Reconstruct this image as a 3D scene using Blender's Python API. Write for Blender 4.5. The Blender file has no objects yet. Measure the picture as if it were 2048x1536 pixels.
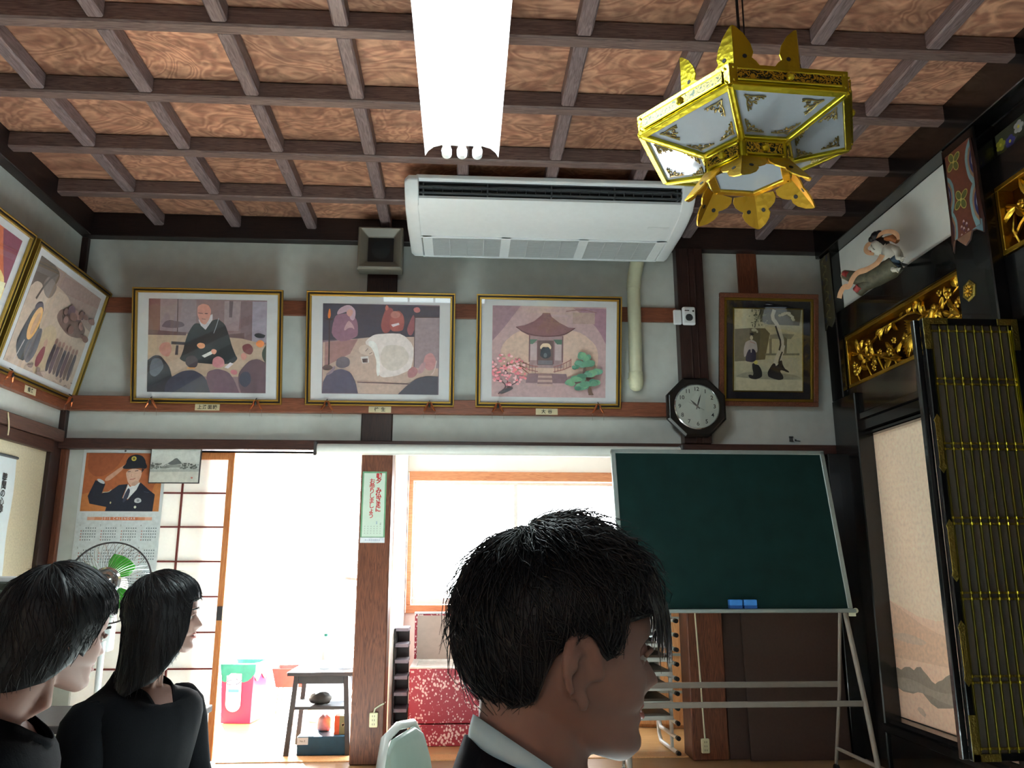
import bpy, bmesh, math, random
from mathutils import Vector, Matrix, noise
from mathutils.bvhtree import BVHTree
R = random.Random(7)
PI = math.pi
COL = bpy.context.scene.collection
V = Vector


def lin(h, k=1.0):
    """sRGB hex -> linear rgb, times k."""
    h = h.lstrip('#')
    out = []
    for i in (0, 2, 4):
        c = int(h[i:i+2], 16) / 255
        c = c / 12.92 if c <= .04045 else ((c + .055) / 1.055) ** 2.4
        out.append(min(1.0, c * k))
    return out


# ------------------------------------------------------------------ mesh builder
class MB:
    """Collects shapes and links them as ONE mesh object."""
    def __init__(s):
        s.v = []; s.f = []; s.mi = []; s.col = []; s.c = None; s.m = 0; s.T = None; s.sm = []; s.smooth = False

    def add(s, vs, fs):
        o = len(s.v)
        for p in vs:
            p = V(p)
            if s.T is not None: p = s.T @ p
            s.v.append(tuple(p))
        for f in fs:
            s.f.append([i + o for i in f]); s.mi.append(s.m); s.col.append(s.c); s.sm.append(s.smooth)
        return s

    def bx(s, x0, x1, y0, y1, z0, z1):
        return s.add([(x0, y0, z0), (x1, y0, z0), (x1, y1, z0), (x0, y1, z0), (x0, y0, z1), (x1, y0, z1), (x1, y1, z1), (x0, y1, z1)],
                     [(3, 2, 1, 0), (4, 5, 6, 7), (0, 1, 5, 4), (1, 2, 6, 5), (2, 3, 7, 6), (3, 0, 4, 7)])

    def prism(s, pts, z0, z1):
        """2D polygon (x,y) extruded z0..z1."""
        n = len(pts)
        vs = [(p[0], p[1], z0) for p in pts] + [(p[0], p[1], z1) for p in pts]
        fs = [list(range(n))[::-1], list(range(n, 2 * n))] + [(i, (i + 1) % n, n + (i + 1) % n, n + i) for i in range(n)]
        return s.add(vs, fs)

    def loft(s, rings, closed=True, cap=True):
        n = len(rings[0]); vs = []; fs = []
        for r in rings: vs += list(r)
        for k in range(len(rings) - 1):
            for i in range(n if closed else n - 1):
                j = (i + 1) % n
                fs.append((k * n + i, k * n + j, (k + 1) * n + j, (k + 1) * n + i))
        if cap and closed:
            fs.append(list(range(n))[::-1]); fs.append([len(vs) - n + i for i in range(n)])
        return s.add(vs, fs)

    def tube(s, path, r, n=8, cap=True, flat=1.0):
        """Round bar along a path; r a number or one per point."""
        path = [V(p) for p in path]
        rs = r if isinstance(r, (list, tuple)) else [r] * len(path)
        rings = []; up = None
        for i, p in enumerate(path):
            a = path[max(0, i - 1)]; b = path[min(len(path) - 1, i + 1)]
            t = (b - a)
            if t.length < 1e-9: t = V((0, 0, 1))
            t.normalize()
            if up is None:
                up = V((0, 0, 1)) if abs(t.z) < .9 else V((1, 0, 0))
            u = up - t * up.dot(t)
            if u.length < 1e-6: u = t.orthogonal()
            u.normalize(); w = t.cross(u); up = u
            rings.append([p + u * (rs[i] * math.cos(2 * PI * k / n)) + w * (rs[i] * flat * math.sin(2 * PI * k / n)) for k in range(n)])
        return s.loft(rings, True, cap)

    def bar(s, a, b, w, h, up=(0, 0, 1)):
        """Rectangular bar from a to b."""
        a = V(a); b = V(b); t = (b - a).normalized(); up = V(up)
        u = up - t * up.dot(t)
        if u.length < 1e-6: u = t.orthogonal()
        u.normalize(); q = t.cross(u)
        c = [(q * sx * w / 2 + u * sz * h / 2) for sx, sz in ((-1, -1), (1, -1), (1, 1), (-1, 1))]
        return s.loft([[a + k for k in c], [b + k for k in c]])

    def lathe(s, prof, n=24, c=(0, 0, 0), axis='z', cap=True):
        rings = []
        for r, h in prof:
            ring = []
            for k in range(n):
                a = 2 * PI * k / n; x, y = r * math.cos(a), r * math.sin(a)
                p = (x, y, h) if axis == 'z' else ((x, h, y) if axis == 'y' else (h, x, y))
                ring.append(V(p) + V(c))
            rings.append(ring)
        return s.loft(rings, True, cap)

    def ball(s, c, r, sc=(1, 1, 1), n=12, m=8, T=None):
        rings = []
        for i in range(m + 1):
            t = PI * i / m; rr = max(1e-4, math.sin(t))
            ring = []
            for k in range(n):
                p = V((sc[0] * r * rr * math.cos(2 * PI * k / n), sc[1] * r * rr * math.sin(2 * PI * k / n), -sc[2] * r * math.cos(t)))
                if T is not None: p = T @ p
                ring.append(p + V(c))
            rings.append(ring)
        return s.loft(rings)

    def build(s, name, mats, parent=None, bevel=0.0, M=None, label=None, seg=2, kind=None, autosmooth=None):
        me = bpy.data.meshes.new(name)
        me.from_pydata(s.v, [], s.f)
        mats = mats if isinstance(mats, (list, tuple)) else [mats]
        for m in mats: me.materials.append(m)
        me.polygons.foreach_set('material_index', s.mi)
        me.polygons.foreach_set('use_smooth', s.sm)
        if any(c is not None for c in s.col):
            ca = me.color_attributes.new('Col', 'FLOAT_COLOR', 'CORNER')
            dat = []
            for p, c in zip(me.polygons, s.col):
                c = c or (1, 1, 1)
                dat += [c[0], c[1], c[2], 1.0] * p.loop_total
            ca.data.foreach_set('color', dat)
        me.update()
        b = bmesh.new(); b.from_mesh(me); bmesh.ops.recalc_face_normals(b, faces=b.faces); b.to_mesh(me); b.free()
        if autosmooth is not None:
            me.polygons.foreach_set('use_smooth', [True] * len(me.polygons))
            me.set_sharp_from_angle(angle=math.radians(autosmooth))
        o = bpy.data.objects.new(name, me); COL.objects.link(o)
        if parent is not None: o.parent = parent
        if M is not None: o.matrix_local = M
        if bevel:
            md = o.modifiers.new('bevel', 'BEVEL'); md.width = bevel; md.segments = seg; md.limit_method = 'ANGLE'; md.angle_limit = math.radians(40)
        if label: o['label'] = label
        if kind: o['kind'] = kind
        return o


def tag(o, label, cat, group=None, kind=None):
    o['label'] = label; o['category'] = cat
    if group: o['group'] = group
    if kind: o['kind'] = kind
    return o


def thing(name, label, cat, M=None, group=None):
    o = bpy.data.objects.new(name, None); COL.objects.link(o)
    o.empty_display_size = .05
    if M is not None: o.matrix_world = M if isinstance(M, Matrix) else Matrix.Translation(M)
    return tag(o, label, cat, group)


def struct(name, mb, mats, parent=None, **k):
    o = mb.build(name, mats, parent, **k)
    if parent is None: o['kind'] = 'structure'
    return o


def dup(root, M, label, group=None):
    r = root.copy(); COL.objects.link(r); r.matrix_world = M
    r['label'] = label
    if group: r['group'] = group
    for ch in list(root.children):
        c = ch.copy(); COL.objects.link(c); c.parent = r; c.matrix_basis = ch.matrix_basis.copy()
        for g in list(ch.children):
            d = g.copy(); COL.objects.link(d); d.parent = c; d.matrix_basis = g.matrix_basis.copy()
    return r


def frame(origin, right, up):
    """Local x = right, y = up, z = towards the viewer."""
    x = V(right).normalized(); y = V(up); y = (y - x * y.dot(x)).normalized(); z = x.cross(y)
    M = Matrix((x, y, z)).transposed().to_4x4(); M.translation = V(origin)
    return M


def back(x, y, z, lean=0.0):      # on the back wall, facing the camera; lean = top tips forward
    return frame((x, y, z), (1, 0, 0), (0, -math.sin(lean), math.cos(lean)))


def left(x, y, z, lean=0.0):      # on the left wall, facing +X
    return frame((x, y, z), (0, 1, 0), (math.sin(lean), 0, math.cos(lean)))


def right(x, y, z, lean=0.0):     # on the right wall, facing -X
    return frame((x, y, z), (0, -1, 0), (-math.sin(lean), 0, math.cos(lean)))


_fonts = {}
def text(name, body, size, mat, parent, loc=(0, 0, 0), line=1.0, bold=0.0, align='CENTER', valign='CENTER', extr=0.0, shear=0, sx=1.0, track=1.0, kind=None):
    c = bpy.data.curves.new(name, 'FONT'); c.body = body; c.size = size; c.align_x = align; c.align_y = valign
    c.space_line = line; c.extrude = extr; c.shear = shear; c.space_character = track; c.resolution_u = 3; c.offset = bold
    t = bpy.data.objects.new(name + '_curve', c); COL.objects.link(t)
    dg = bpy.context.evaluated_depsgraph_get()
    me = bpy.data.meshes.new_from_object(t.evaluated_get(dg))
    bpy.data.objects.remove(t); bpy.data.curves.remove(c)
    me.name = name; me.materials.clear(); me.materials.append(mat)
    o = bpy.data.objects.new(name, me); COL.objects.link(o)
    o.parent = parent; o.location = loc; o.scale = (sx, 1, 1)
    return o


def chaikin(pts, it=2, closed=True):
    for _ in range(it):
        out = []; n = len(pts)
        for i in range(n if closed else n - 1):
            a = pts[i]; b = pts[(i + 1) % n]
            out.append((a[0] * .75 + b[0] * .25, a[1] * .75 + b[1] * .25)); out.append((a[0] * .25 + b[0] * .75, a[1] * .25 + b[1] * .75))
        if not closed: out = [pts[0]] + out + [pts[-1]]
        pts = out
    return pts


def soften(pts, box):
    """Round the corners of an outline, but keep the ones on the sheet's edge."""
    edge = lambda p: min(abs(p[0] - box[0]), abs(p[0] - box[2])) < .012 * (box[2] - box[0]) or min(abs(p[1] - box[1]), abs(p[1] - box[3])) < .012 * (box[3] - box[1])
    for r in (.32, .22):
        out = []; n = len(pts)
        for i in range(n):
            p, c, q = pts[i - 1], pts[i], pts[(i + 1) % n]
            if edge(c): out.append(c); continue
            out += [(c[0] + (p[0] - c[0]) * r, c[1] + (p[1] - c[1]) * r), (c[0] + (q[0] - c[0]) * r, c[1] + (q[1] - c[1]) * r)]
        pts = out
    return pts


def art(name, mat, parent, rect, px, items, z=0.0, k=1.0, dz=.00015, M=None):
    """A flat printed or painted picture: coloured shapes on one sheet.  rect = x0,y0,x1,y1 in the
    local plane, px = the drawing's own box (y down).  Items: (hex, pts) polygon; ('s',hex,pts) soft polygon;
    ('e',hex,cx,cy,rx,ry[,deg]) ellipse; ('l',hex,w,pts) stroke."""
    mb = MB(); X0, Y0, X1, Y1 = rect; a0, b0, a1, b1 = px
    f = lambda p: (X0 + (p[0] - a0) / (a1 - a0) * (X1 - X0), Y1 - (p[1] - b0) / (b1 - b0) * (Y1 - Y0))
    # sheet with a little thickness
    mb.c = lin(items[0][0], k)
    mb.bx(X0, X1, Y0, Y1, z - .0015, z)
    lay = z
    cl = lambda p: (min(max(p[0], a0), a1), min(max(p[1], b0), b1))
    for it in items[1:]:
        lay += dz
        if it[0] == 'e':
            _, h, cx, cy, rx, ry = it[:6]; dg = math.radians(it[6]) if len(it) > 6 else 0
            pts = []
            for q in range(20):
                t = 2 * PI * q / 20; x, y = rx * math.cos(t), ry * math.sin(t)
                pts.append((cx + x * math.cos(dg) - y * math.sin(dg), cy + x * math.sin(dg) + y * math.cos(dg)))
        elif it[0] == 'l':
            _, h, w, path = it; path = chaikin(path, 1, False); L = []; Rr = []
            for i, p in enumerate(path):
                a = path[max(0, i - 1)]; b = path[min(len(path) - 1, i + 1)]
                dx, dy = b[0] - a[0], b[1] - a[1]; l = math.hypot(dx, dy) or 1
                L.append((p[0] - dy / l * w / 2, p[1] + dx / l * w / 2)); Rr.append((p[0] + dy / l * w / 2, p[1] - dx / l * w / 2))
            mb.c = lin(h, k); vs = []
            for l_, r_ in zip(L, Rr):
                for q in (l_, r_): u = f(cl(q)); vs.append((u[0], u[1], lay))
            mb.add(vs, [(2 * i, 2 * i + 1, 2 * i + 3, 2 * i + 2) for i in range(len(L) - 1)])
            continue
        elif it[0] == 's':
            h = it[1]; pts = soften(it[2], (a0, b0, a1, b1))
        else:
            h, pts = it
        mb.c = lin(h, k)
        q = [f(cl(p)) for p in pts]
        ar = sum(q[i][0] * q[(i + 1) % len(q)][1] - q[(i + 1) % len(q)][0] * q[i][1] for i in range(len(q)))
        if ar < 0: q = q[::-1]
        mb.add([(p[0], p[1], lay) for p in q], [list(range(len(q)))])
    me = bpy.data.meshes.new(name); me.from_pydata(mb.v, [], mb.f); me.materials.append(mat)
    ca = me.color_attributes.new('Col', 'FLOAT_COLOR', 'CORNER'); dat = []
    for p, c in zip(me.polygons, mb.col): dat += [c[0], c[1], c[2], 1.0] * p.loop_total
    ca.data.foreach_set('color', dat)
    o = bpy.data.objects.new(name, me); COL.objects.link(o)
    if parent is not None: o.parent = parent
    if M is not None: o.matrix_local = M
    return o


# ------------------------------------------------------------------ materials
def nt(name):
    m = bpy.data.materials.new(name); m.use_nodes = True
    n = m.node_tree; n.nodes.clear()
    out = n.nodes.new('ShaderNodeOutputMaterial'); b = n.nodes.new('ShaderNodeBsdfPrincipled')
    n.links.new(b.outputs[0], out.inputs[0])
    return m, n, b, out


def plain(name, hexc, rough=.5, metal=0, var=.12, scale=30, bump=0.0, spec=.5, k=1.0, emit=None, coat=0.0, rvar=0.0):
    m, n, b, out = nt(name)
    c = lin(hexc, k)
    tc = n.nodes.new('ShaderNodeTexCoord'); nz = n.nodes.new('ShaderNodeTexNoise'); nz.inputs['Scale'].default_value = scale
    nz.inputs['Detail'].default_value = 4
    n.links.new(tc.outputs['Object'], nz.inputs['Vector'])
    cr = n.nodes.new('ShaderNodeValToRGB')
    cr.color_ramp.elements[0].position = .3; cr.color_ramp.elements[1].position = .7
    cr.color_ramp.elements[0].color = [x * (1 - var) for x in c] + [1]
    cr.color_ramp.elements[1].color = [min(1, x * (1 + var)) for x in c] + [1]
    n.links.new(nz.outputs['Fac'], cr.inputs['Fac']); n.links.new(cr.outputs[0], b.inputs['Base Color'])
    b.inputs['Roughness'].default_value = rough; b.inputs['Metallic'].default_value = metal
    b.inputs['Specular IOR Level'].default_value = spec; b.inputs['Coat Weight'].default_value = coat
    if bump:
        bp = n.nodes.new('ShaderNodeBump'); bp.inputs['Strength'].default_value = bump; bp.inputs['Distance'].default_value = .01
        n.links.new(nz.outputs['Fac'], bp.inputs['Height']); n.links.new(bp.outputs[0], b.inputs['Normal'])
    return m


def wood(name, h1, h2, axis='x', scale=6, rough=.45, stretch=12, dist=3.0, spec=.4, bump=.15, k=1.0):
    m, n, b, out = nt(name)
    tc = n.nodes.new('ShaderNodeTexCoord'); mp = n.nodes.new('ShaderNodeMapping')
    s = [stretch] * 3; s['xyz'.index(axis)] = 1
    mp.inputs['Scale'].default_value = s
    n.links.new(tc.outputs['Object'], mp.inputs['Vector'])
    nz = n.nodes.new('ShaderNodeTexNoise'); nz.inputs['Scale'].default_value = scale; nz.inputs['Detail'].default_value = 6; nz.inputs['Distortion'].default_value = dist
    n.links.new(mp.outputs[0], nz.inputs['Vector'])
    cr = n.nodes.new('ShaderNodeValToRGB'); cr.color_ramp.elements[0].position = .32; cr.color_ramp.elements[1].position = .68
    cr.color_ramp.elements[0].color = lin(h1, k) + [1]; cr.color_ramp.elements[1].color = lin(h2, k) + [1]
    n.links.new(nz.outputs['Fac'], cr.inputs['Fac']); n.links.new(cr.outputs[0], b.inputs['Base Color'])
    b.inputs['Roughness'].default_value = rough; b.inputs['Specular IOR Level'].default_value = spec
    bp = n.nodes.new('ShaderNodeBump'); bp.inputs['Strength'].default_value = bump; bp.inputs['Distance'].default_value = .004
    n.links.new(nz.outputs['Fac'], bp.inputs['Height']); n.links.new(bp.outputs[0], b.inputs['Normal'])
    return m


def ceiling_board(name):
    """Cedar boards with swirling burl grain, a different cut in every bay."""
    m, n, b, out = nt(name)
    tc = n.nodes.new('ShaderNodeTexCoord'); geo = n.nodes.new('ShaderNodeNewGeometry')
    sc = n.nodes.new('ShaderNodeVectorMath'); sc.operation = 'SCALE'; sc.inputs['Scale'].default_value = 37.0
    cmb = n.nodes.new('ShaderNodeCombineXYZ')
    for i in range(3): n.links.new(geo.outputs['Random Per Island'], cmb.inputs[i])
    n.links.new(cmb.outputs[0], sc.inputs[0])
    ad = n.nodes.new('ShaderNodeVectorMath'); ad.operation = 'ADD'
    n.links.new(tc.outputs['Object'], ad.inputs[0]); n.links.new(sc.outputs[0], ad.inputs[1])
    mp = n.nodes.new('ShaderNodeMapping'); mp.inputs['Scale'].default_value = (1.6, 2.4, 1); n.links.new(ad.outputs[0], mp.inputs['Vector'])
    big = n.nodes.new('ShaderNodeTexNoise'); big.inputs['Scale'].default_value = 1.1; big.inputs['Detail'].default_value = 3; big.inputs['Distortion'].default_value = 1.4
    n.links.new(mp.outputs[0], big.inputs['Vector'])
    mul = n.nodes.new('ShaderNodeMath'); mul.operation = 'MULTIPLY'; mul.inputs[1].default_value = 85
    n.links.new(big.outputs['Fac'], mul.inputs[0])
    sn = n.nodes.new('ShaderNodeMath'); sn.operation = 'SINE'; n.links.new(mul.outputs[0], sn.inputs[0])
    cr = n.nodes.new('ShaderNodeValToRGB')
    cr.color_ramp.elements[0].position = 0; cr.color_ramp.elements[0].color = lin('#9a6a58') + [1]
    cr.color_ramp.elements[1].position = 1; cr.color_ramp.elements[1].color = lin('#c69a80') + [1]
    mr = n.nodes.new('ShaderNodeMapRange'); mr.inputs[1].default_value = -1.3; mr.inputs[2].default_value = 1.1
    n.links.new(sn.outputs[0], mr.inputs[0])
    n.links.new(mr.outputs[0], cr.inputs['Fac'])
    fig = n.nodes.new('ShaderNodeTexNoise'); fig.inputs['Scale'].default_value = 3.2; fig.inputs['Detail'].default_value = 5; fig.inputs['Distortion'].default_value = 2.5
    n.links.new(mp.outputs[0], fig.inputs['Vector'])
    cr2 = n.nodes.new('ShaderNodeValToRGB'); cr2.color_ramp.elements[0].position = .35; cr2.color_ramp.elements[1].position = .65
    cr2.color_ramp.elements[0].color = (.55, .5, .48, 1); cr2.color_ramp.elements[1].color = (1.15, 1.1, 1.05, 1)
    n.links.new(fig.outputs['Fac'], cr2.inputs['Fac'])
    mx = n.nodes.new('ShaderNodeMix'); mx.data_type = 'RGBA'; mx.blend_type = 'MULTIPLY'; mx.inputs['Factor'].default_value = .9
    n.links.new(cr.outputs[0], mx.inputs['A']); n.links.new(cr2.outputs[0], mx.inputs['B'])
    hs = n.nodes.new('ShaderNodeHueSaturation')
    mr2 = n.nodes.new('ShaderNodeMapRange'); mr2.inputs[3].default_value = .72; mr2.inputs[4].default_value = 1.2
    n.links.new(geo.outputs['Random Per Island'], mr2.inputs[0]); n.links.new(mr2.outputs[0], hs.inputs['Value'])
    n.links.new(mx.outputs['Result'], hs.inputs['Color'])
    n.links.new(hs.outputs[0], b.inputs['Base Color'])
    b.inputs['Roughness'].default_value = .42; b.inputs['Specular IOR Level'].default_value = .45
    return m


def printed(name, rough=.55):
    m, n, b, out = nt(name)
    at = n.nodes.new('ShaderNodeAttribute'); at.attribute_name = 'Col'
    tc = n.nodes.new('ShaderNodeTexCoord'); nz = n.nodes.new('ShaderNodeTexNoise'); nz.inputs['Scale'].default_value = 45; nz.inputs['Detail'].default_value = 6
    n.links.new(tc.outputs['Object'], nz.inputs['Vector'])
    mr = n.nodes.new('ShaderNodeMapRange'); mr.inputs[1].default_value = .25; mr.inputs[2].default_value = .75; mr.inputs[3].default_value = .86; mr.inputs[4].default_value = 1.12
    n.links.new(nz.outputs['Fac'], mr.inputs[0])
    mx = n.nodes.new('ShaderNodeVectorMath'); mx.operation = 'SCALE'
    n.links.new(at.outputs['Color'], mx.inputs[0]); n.links.new(mr.outputs[0], mx.inputs['Scale'])
    n.links.new(mx.outputs[0], b.inputs['Base Color']); b.inputs['Roughness'].default_value = rough
    return m


def schlick(n):
    lw = n.nodes.new('ShaderNodeLayerWeight'); lw.inputs[0].default_value = .5
    pw = n.nodes.new('ShaderNodeMath'); pw.operation = 'POWER'; pw.inputs[1].default_value = 5
    n.links.new(lw.outputs['Facing'], pw.inputs[0])
    ma = n.nodes.new('ShaderNodeMath'); ma.operation = 'MULTIPLY_ADD'; ma.inputs[1].default_value = .94; ma.inputs[2].default_value = .05
    n.links.new(pw.outputs[0], ma.inputs[0])
    return ma


def glassy(name, tint=(1, 1, 1), refl=.08):
    """Thin picture glass: clear with a Fresnel reflection."""
    m, n, b, out = nt(name); n.nodes.remove(b)
    tr = n.nodes.new('ShaderNodeBsdfTransparent'); tr.inputs[0].default_value = (*tint, 1)
    gl = n.nodes.new('ShaderNodeBsdfGlossy'); gl.inputs['Roughness'].default_value = .02
    fr = schlick(n)
    mx = n.nodes.new('ShaderNodeMixShader')
    n.links.new(fr.outputs[0], mx.inputs[0]); n.links.new(tr.outputs[0], mx.inputs[1]); n.links.new(gl.outputs[0], mx.inputs[2]); n.links.new(mx.outputs[0], out.inputs[0])
    return m


def paper(name, hexc, trans=.5, gloss=0.0):
    """Sheet that lets light through: shoji paper, frosted glass."""
    m, n, b, out = nt(name); n.nodes.remove(b)
    c = lin(hexc)
    tc = n.nodes.new('ShaderNodeTexCoord'); nz = n.nodes.new('ShaderNodeTexNoise'); nz.inputs['Scale'].default_value = 60
    n.links.new(tc.outputs['Object'], nz.inputs['Vector'])
    cr = n.nodes.new('ShaderNodeValToRGB'); cr.color_ramp.elements[0].color = [x * .93 for x in c] + [1]; cr.color_ramp.elements[1].color = c + [1]
    n.links.new(nz.outputs['Fac'], cr.inputs['Fac'])
    d = n.nodes.new('ShaderNodeBsdfDiffuse'); t = n.nodes.new('ShaderNodeBsdfTranslucent')
    n.links.new(cr.outputs[0], d.inputs[0]); n.links.new(cr.outputs[0], t.inputs[0])
    mx = n.nodes.new('ShaderNodeMixShader'); mx.inputs[0].default_value = trans
    n.links.new(d.outputs[0], mx.inputs[1]); n.links.new(t.outputs[0], mx.inputs[2])
    last = mx
    if gloss:
        gl = n.nodes.new('ShaderNodeBsdfGlossy'); gl.inputs['Roughness'].default_value = .06
        fr = schlick(n)
        m2 = n.nodes.new('ShaderNodeMixShader'); n.links.new(fr.outputs[0], m2.inputs[0]); n.links.new(mx.outputs[0], m2.inputs[1]); n.links.new(gl.outputs[0], m2.inputs[2]); last = m2
    n.links.new(last.outputs[0], out.inputs[0])
    return m


def glow(name, rgb, strength):
    m, n, b, out = nt(name); n.nodes.remove(b)
    e = n.nodes.new('ShaderNodeEmission'); e.inputs[0].default_value = (*rgb, 1); e.inputs[1].default_value = strength
    n.links.new(e.outputs[0], out.inputs[0])
    return m


def bright_pane(name, rgb, strength, clear=.5):
    m = glow(name, rgb, strength); n = m.node_tree
    e = n.nodes['Emission']; out = n.nodes['Material Output']
    tr = n.nodes.new('ShaderNodeBsdfTransparent'); mx = n.nodes.new('ShaderNodeMixShader'); mx.inputs[0].default_value = clear
    n.links.new(e.outputs[0], mx.inputs[1]); n.links.new(tr.outputs[0], mx.inputs[2]); n.links.new(mx.outputs[0], out.inputs[0])
    return m


def speckle(name):
    """Crimson paper strewn with white petals."""
    m, n, b, out = nt(name)
    tc = n.nodes.new('ShaderNodeTexCoord'); mp = n.nodes.new('ShaderNodeMapping'); mp.inputs['Scale'].default_value = (1, 1, .8); mp.inputs['Rotation'].default_value = (0, .5, 0)
    n.links.new(tc.outputs['Object'], mp.inputs['Vector'])
    vo = n.nodes.new('ShaderNodeTexVoronoi'); vo.inputs['Scale'].default_value = 66; n.links.new(mp.outputs[0], vo.inputs['Vector'])
    nz = n.nodes.new('ShaderNodeTexNoise'); nz.inputs['Scale'].default_value = 7; n.links.new(tc.outputs['Object'], nz.inputs['Vector'])
    ad = n.nodes.new('ShaderNodeMath'); ad.operation = 'SUBTRACT'; n.links.new(nz.outputs['Fac'], ad.inputs[0]); n.links.new(vo.outputs['Distance'], ad.inputs[1])
    cr = n.nodes.new('ShaderNodeValToRGB'); cr.color_ramp.elements[0].position = .10; cr.color_ramp.elements[1].position = .24
    cr.color_ramp.elements[0].color = lin('#9c2038') + [1]; cr.color_ramp.elements[1].color = lin('#f0d8d8') + [1]
    n.links.new(ad.outputs[0], cr.inputs['Fac']); n.links.new(cr.outputs[0], b.inputs['Base Color']); b.inputs['Roughness'].default_value = .4
    return m


def gold(name, h='#c8a02c', rough=.3, bump=.5, scale=60, metal=1.0):
    m, n, b, out = nt(name)
    tc = n.nodes.new('ShaderNodeTexCoord'); nz = n.nodes.new('ShaderNodeTexVoronoi'); nz.inputs['Scale'].default_value = scale
    n.links.new(tc.outputs['Object'], nz.inputs['Vector'])
    b.inputs['Base Color'].default_value = lin(h) + [1]; b.inputs['Metallic'].default_value = metal; b.inputs['Roughness'].default_value = rough
    bp = n.nodes.new('ShaderNodeBump'); bp.inputs['Strength'].default_value = bump; bp.inputs['Distance'].default_value = .004
    n.links.new(nz.outputs['Distance'], bp.inputs['Height']); n.links.new(bp.outputs[0], b.inputs['Normal'])
    return m


def openwork(name, h='#c8a02c', back='#20281c'):
    """Gold foliage scrollwork chased on a dark ground."""
    m, n, b, out = nt(name)
    tc = n.nodes.new('ShaderNodeTexCoord'); nz = n.nodes.new('ShaderNodeTexNoise'); nz.inputs['Scale'].default_value = 55; nz.inputs['Distortion'].default_value = 3
    n.links.new(tc.outputs['Object'], nz.inputs['Vector'])
    cr = n.nodes.new('ShaderNodeValToRGB'); cr.color_ramp.elements[0].position = .47; cr.color_ramp.elements[1].position = .53
    cr.color_ramp.elements[0].color = lin(back) + [1]; cr.color_ramp.elements[1].color = lin(h) + [1]
    n.links.new(nz.outputs['Fac'], cr.inputs['Fac']); n.links.new(cr.outputs[0], b.inputs['Base Color'])
    b.inputs['Metallic'].default_value = .7; b.inputs['Roughness'].default_value = .4
    return m


M_ = {}
M_['board'] = ceiling_board('cedar ceiling board')
M_['beam'] = wood('aged ceiling batten', '#5a4a4a', '#847476', 'y', 5, .5)
M_['beamx'] = wood('aged ceiling batten across', '#544240', '#7c6864', 'x', 5, .5)
M_['dark'] = wood('blackened timber', '#181213', '#2a1d1b', 'x', 4, .4)
M_['darkz'] = wood('blackened post', '#221716', '#3a2521', 'z', 4, .4)
M_['redz'] = wood('red brown post', '#4e2a1e', '#7c4a34', 'z', 5, .4)
M_['redx'] = wood('red brown rail', '#6c3c2a', '#8a523a', 'x', 5, .45)
M_['redy'] = wood('red brown side rail', '#6c3c2a', '#8a523a', 'y', 5, .45)
M_['kamoi'] = wood('lintel timber', '#33201d', '#4c302a', 'x', 5, .4)
M_['kamoiy'] = wood('side lintel timber', '#4a352f', '#66483f', 'y', 5, .4)
M_['door'] = wood('light sliding door wood', '#b0683a', '#d08a55', 'z', 5, .45)
M_['doorx'] = wood('light rail wood', '#b4704a', '#d29468', 'x', 5, .45)
M_['pinkz'] = wood('muntin wood', '#5e2424', '#7a3430', 'z', 5, .5)
M_['plaster'] = plain('grey white plaster', '#c3c8c4', .85, var=.05, scale=14, bump=.05)
M_['plaster2'] = plain('sandy plaster', '#c9c2a8', .9, var=.1, scale=90, bump=.12)
M_['whiteplaster'] = plain('white plaster', '#dcdfdc', .85, var=.03, scale=10)
M_['roomwhite'] = plain('white back room wall', '#ece9e2', .9, var=.03, scale=5)
M_['lacquer'] = plain('black lacquer', '#0b0b0c', .22, var=.2, scale=5, spec=.5, coat=.3)
M_['floorw'] = wood('polished floor boards', '#a88050', '#c09a68', 'x', 3, .3, stretch=9)
M_['tatami'] = wood('tatami', '#c4c4b8', '#d2d2c8', 'x', 30, .7, stretch=20)
M_['print'] = printed('printed paper')
M_['mat'] = plain('picture mount', '#dfe3e8', .8, var=.03, scale=20)
M_['glass'] = glassy('picture glass')
M_['framegold'] = gold('gilt frame', '#b99a4e', .38, .1, 40)
M_['frameblack'] = plain('black frame', '#17130f', .35)
M_['copper'] = gold('copper hook', '#c87850', .35, .3, 80)
M_['ink'] = plain('black ink', '#1c1c1e', .7)
M_['redink'] = plain('red ink', '#c02c30', .7)
M_['cream'] = plain('cream label paper', '#cfc4a2', .8, var=.05)
M_['whiteplastic'] = plain('white plastic', '#dfe5ea', .35, var=.02)
M_['whitemetal'] = plain('white painted steel', '#dde1dd', .35, var=.03)
M_['greyplastic'] = plain('warm grey plastic', '#6f6a60', .35, var=.05)
M_['blackplastic'] = plain('black plastic', '#0e0f11', .4)
M_['greyvent'] = plain('grey vent', '#44484c', .5)
M_['ivory'] = plain('ivory plastic duct', '#cfd0b4', .4, var=.04)
M_['gold'] = gold('lantern brass', '#cbbb36', .28, .25, 70)
M_['golddeep'] = gold('deep gold leaf', '#c79f38', .34, .4, 50)
M_['goldold'] = gold('dull brass fitting', '#8a7a3a', .45, .6, 120)
M_['fretwork'] = openwork('chased brass band')
M_['frost'] = paper('frosted lantern glass', '#cdd6e2', .45, gloss=1)
M_['shoji'] = paper('shoji paper', '#e6e8e6', .22)
M_['tube'] = glow('lit fluorescent tube', (.84, 1.0, 1.03), 60)
M_['daylight'] = glow('daylit window pane', (.93, .97, 1.0), 16)
M_['skin'] = plain('skin', '#755850', .6, var=.05, scale=25)
M_['skin2'] = plain('pale skin', '#8c6c62', .6, var=.05, scale=25)
M_['lip'] = plain('lips', '#9a5a52', .45)
M_['hair'] = plain('black hair', '#0b0b11', .5, var=.3, scale=200, spec=.4)
M_['suit'] = plain('navy suit cloth', '#0a0c14', .9, var=.15, scale=400, bump=.1, spec=.1)
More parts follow.
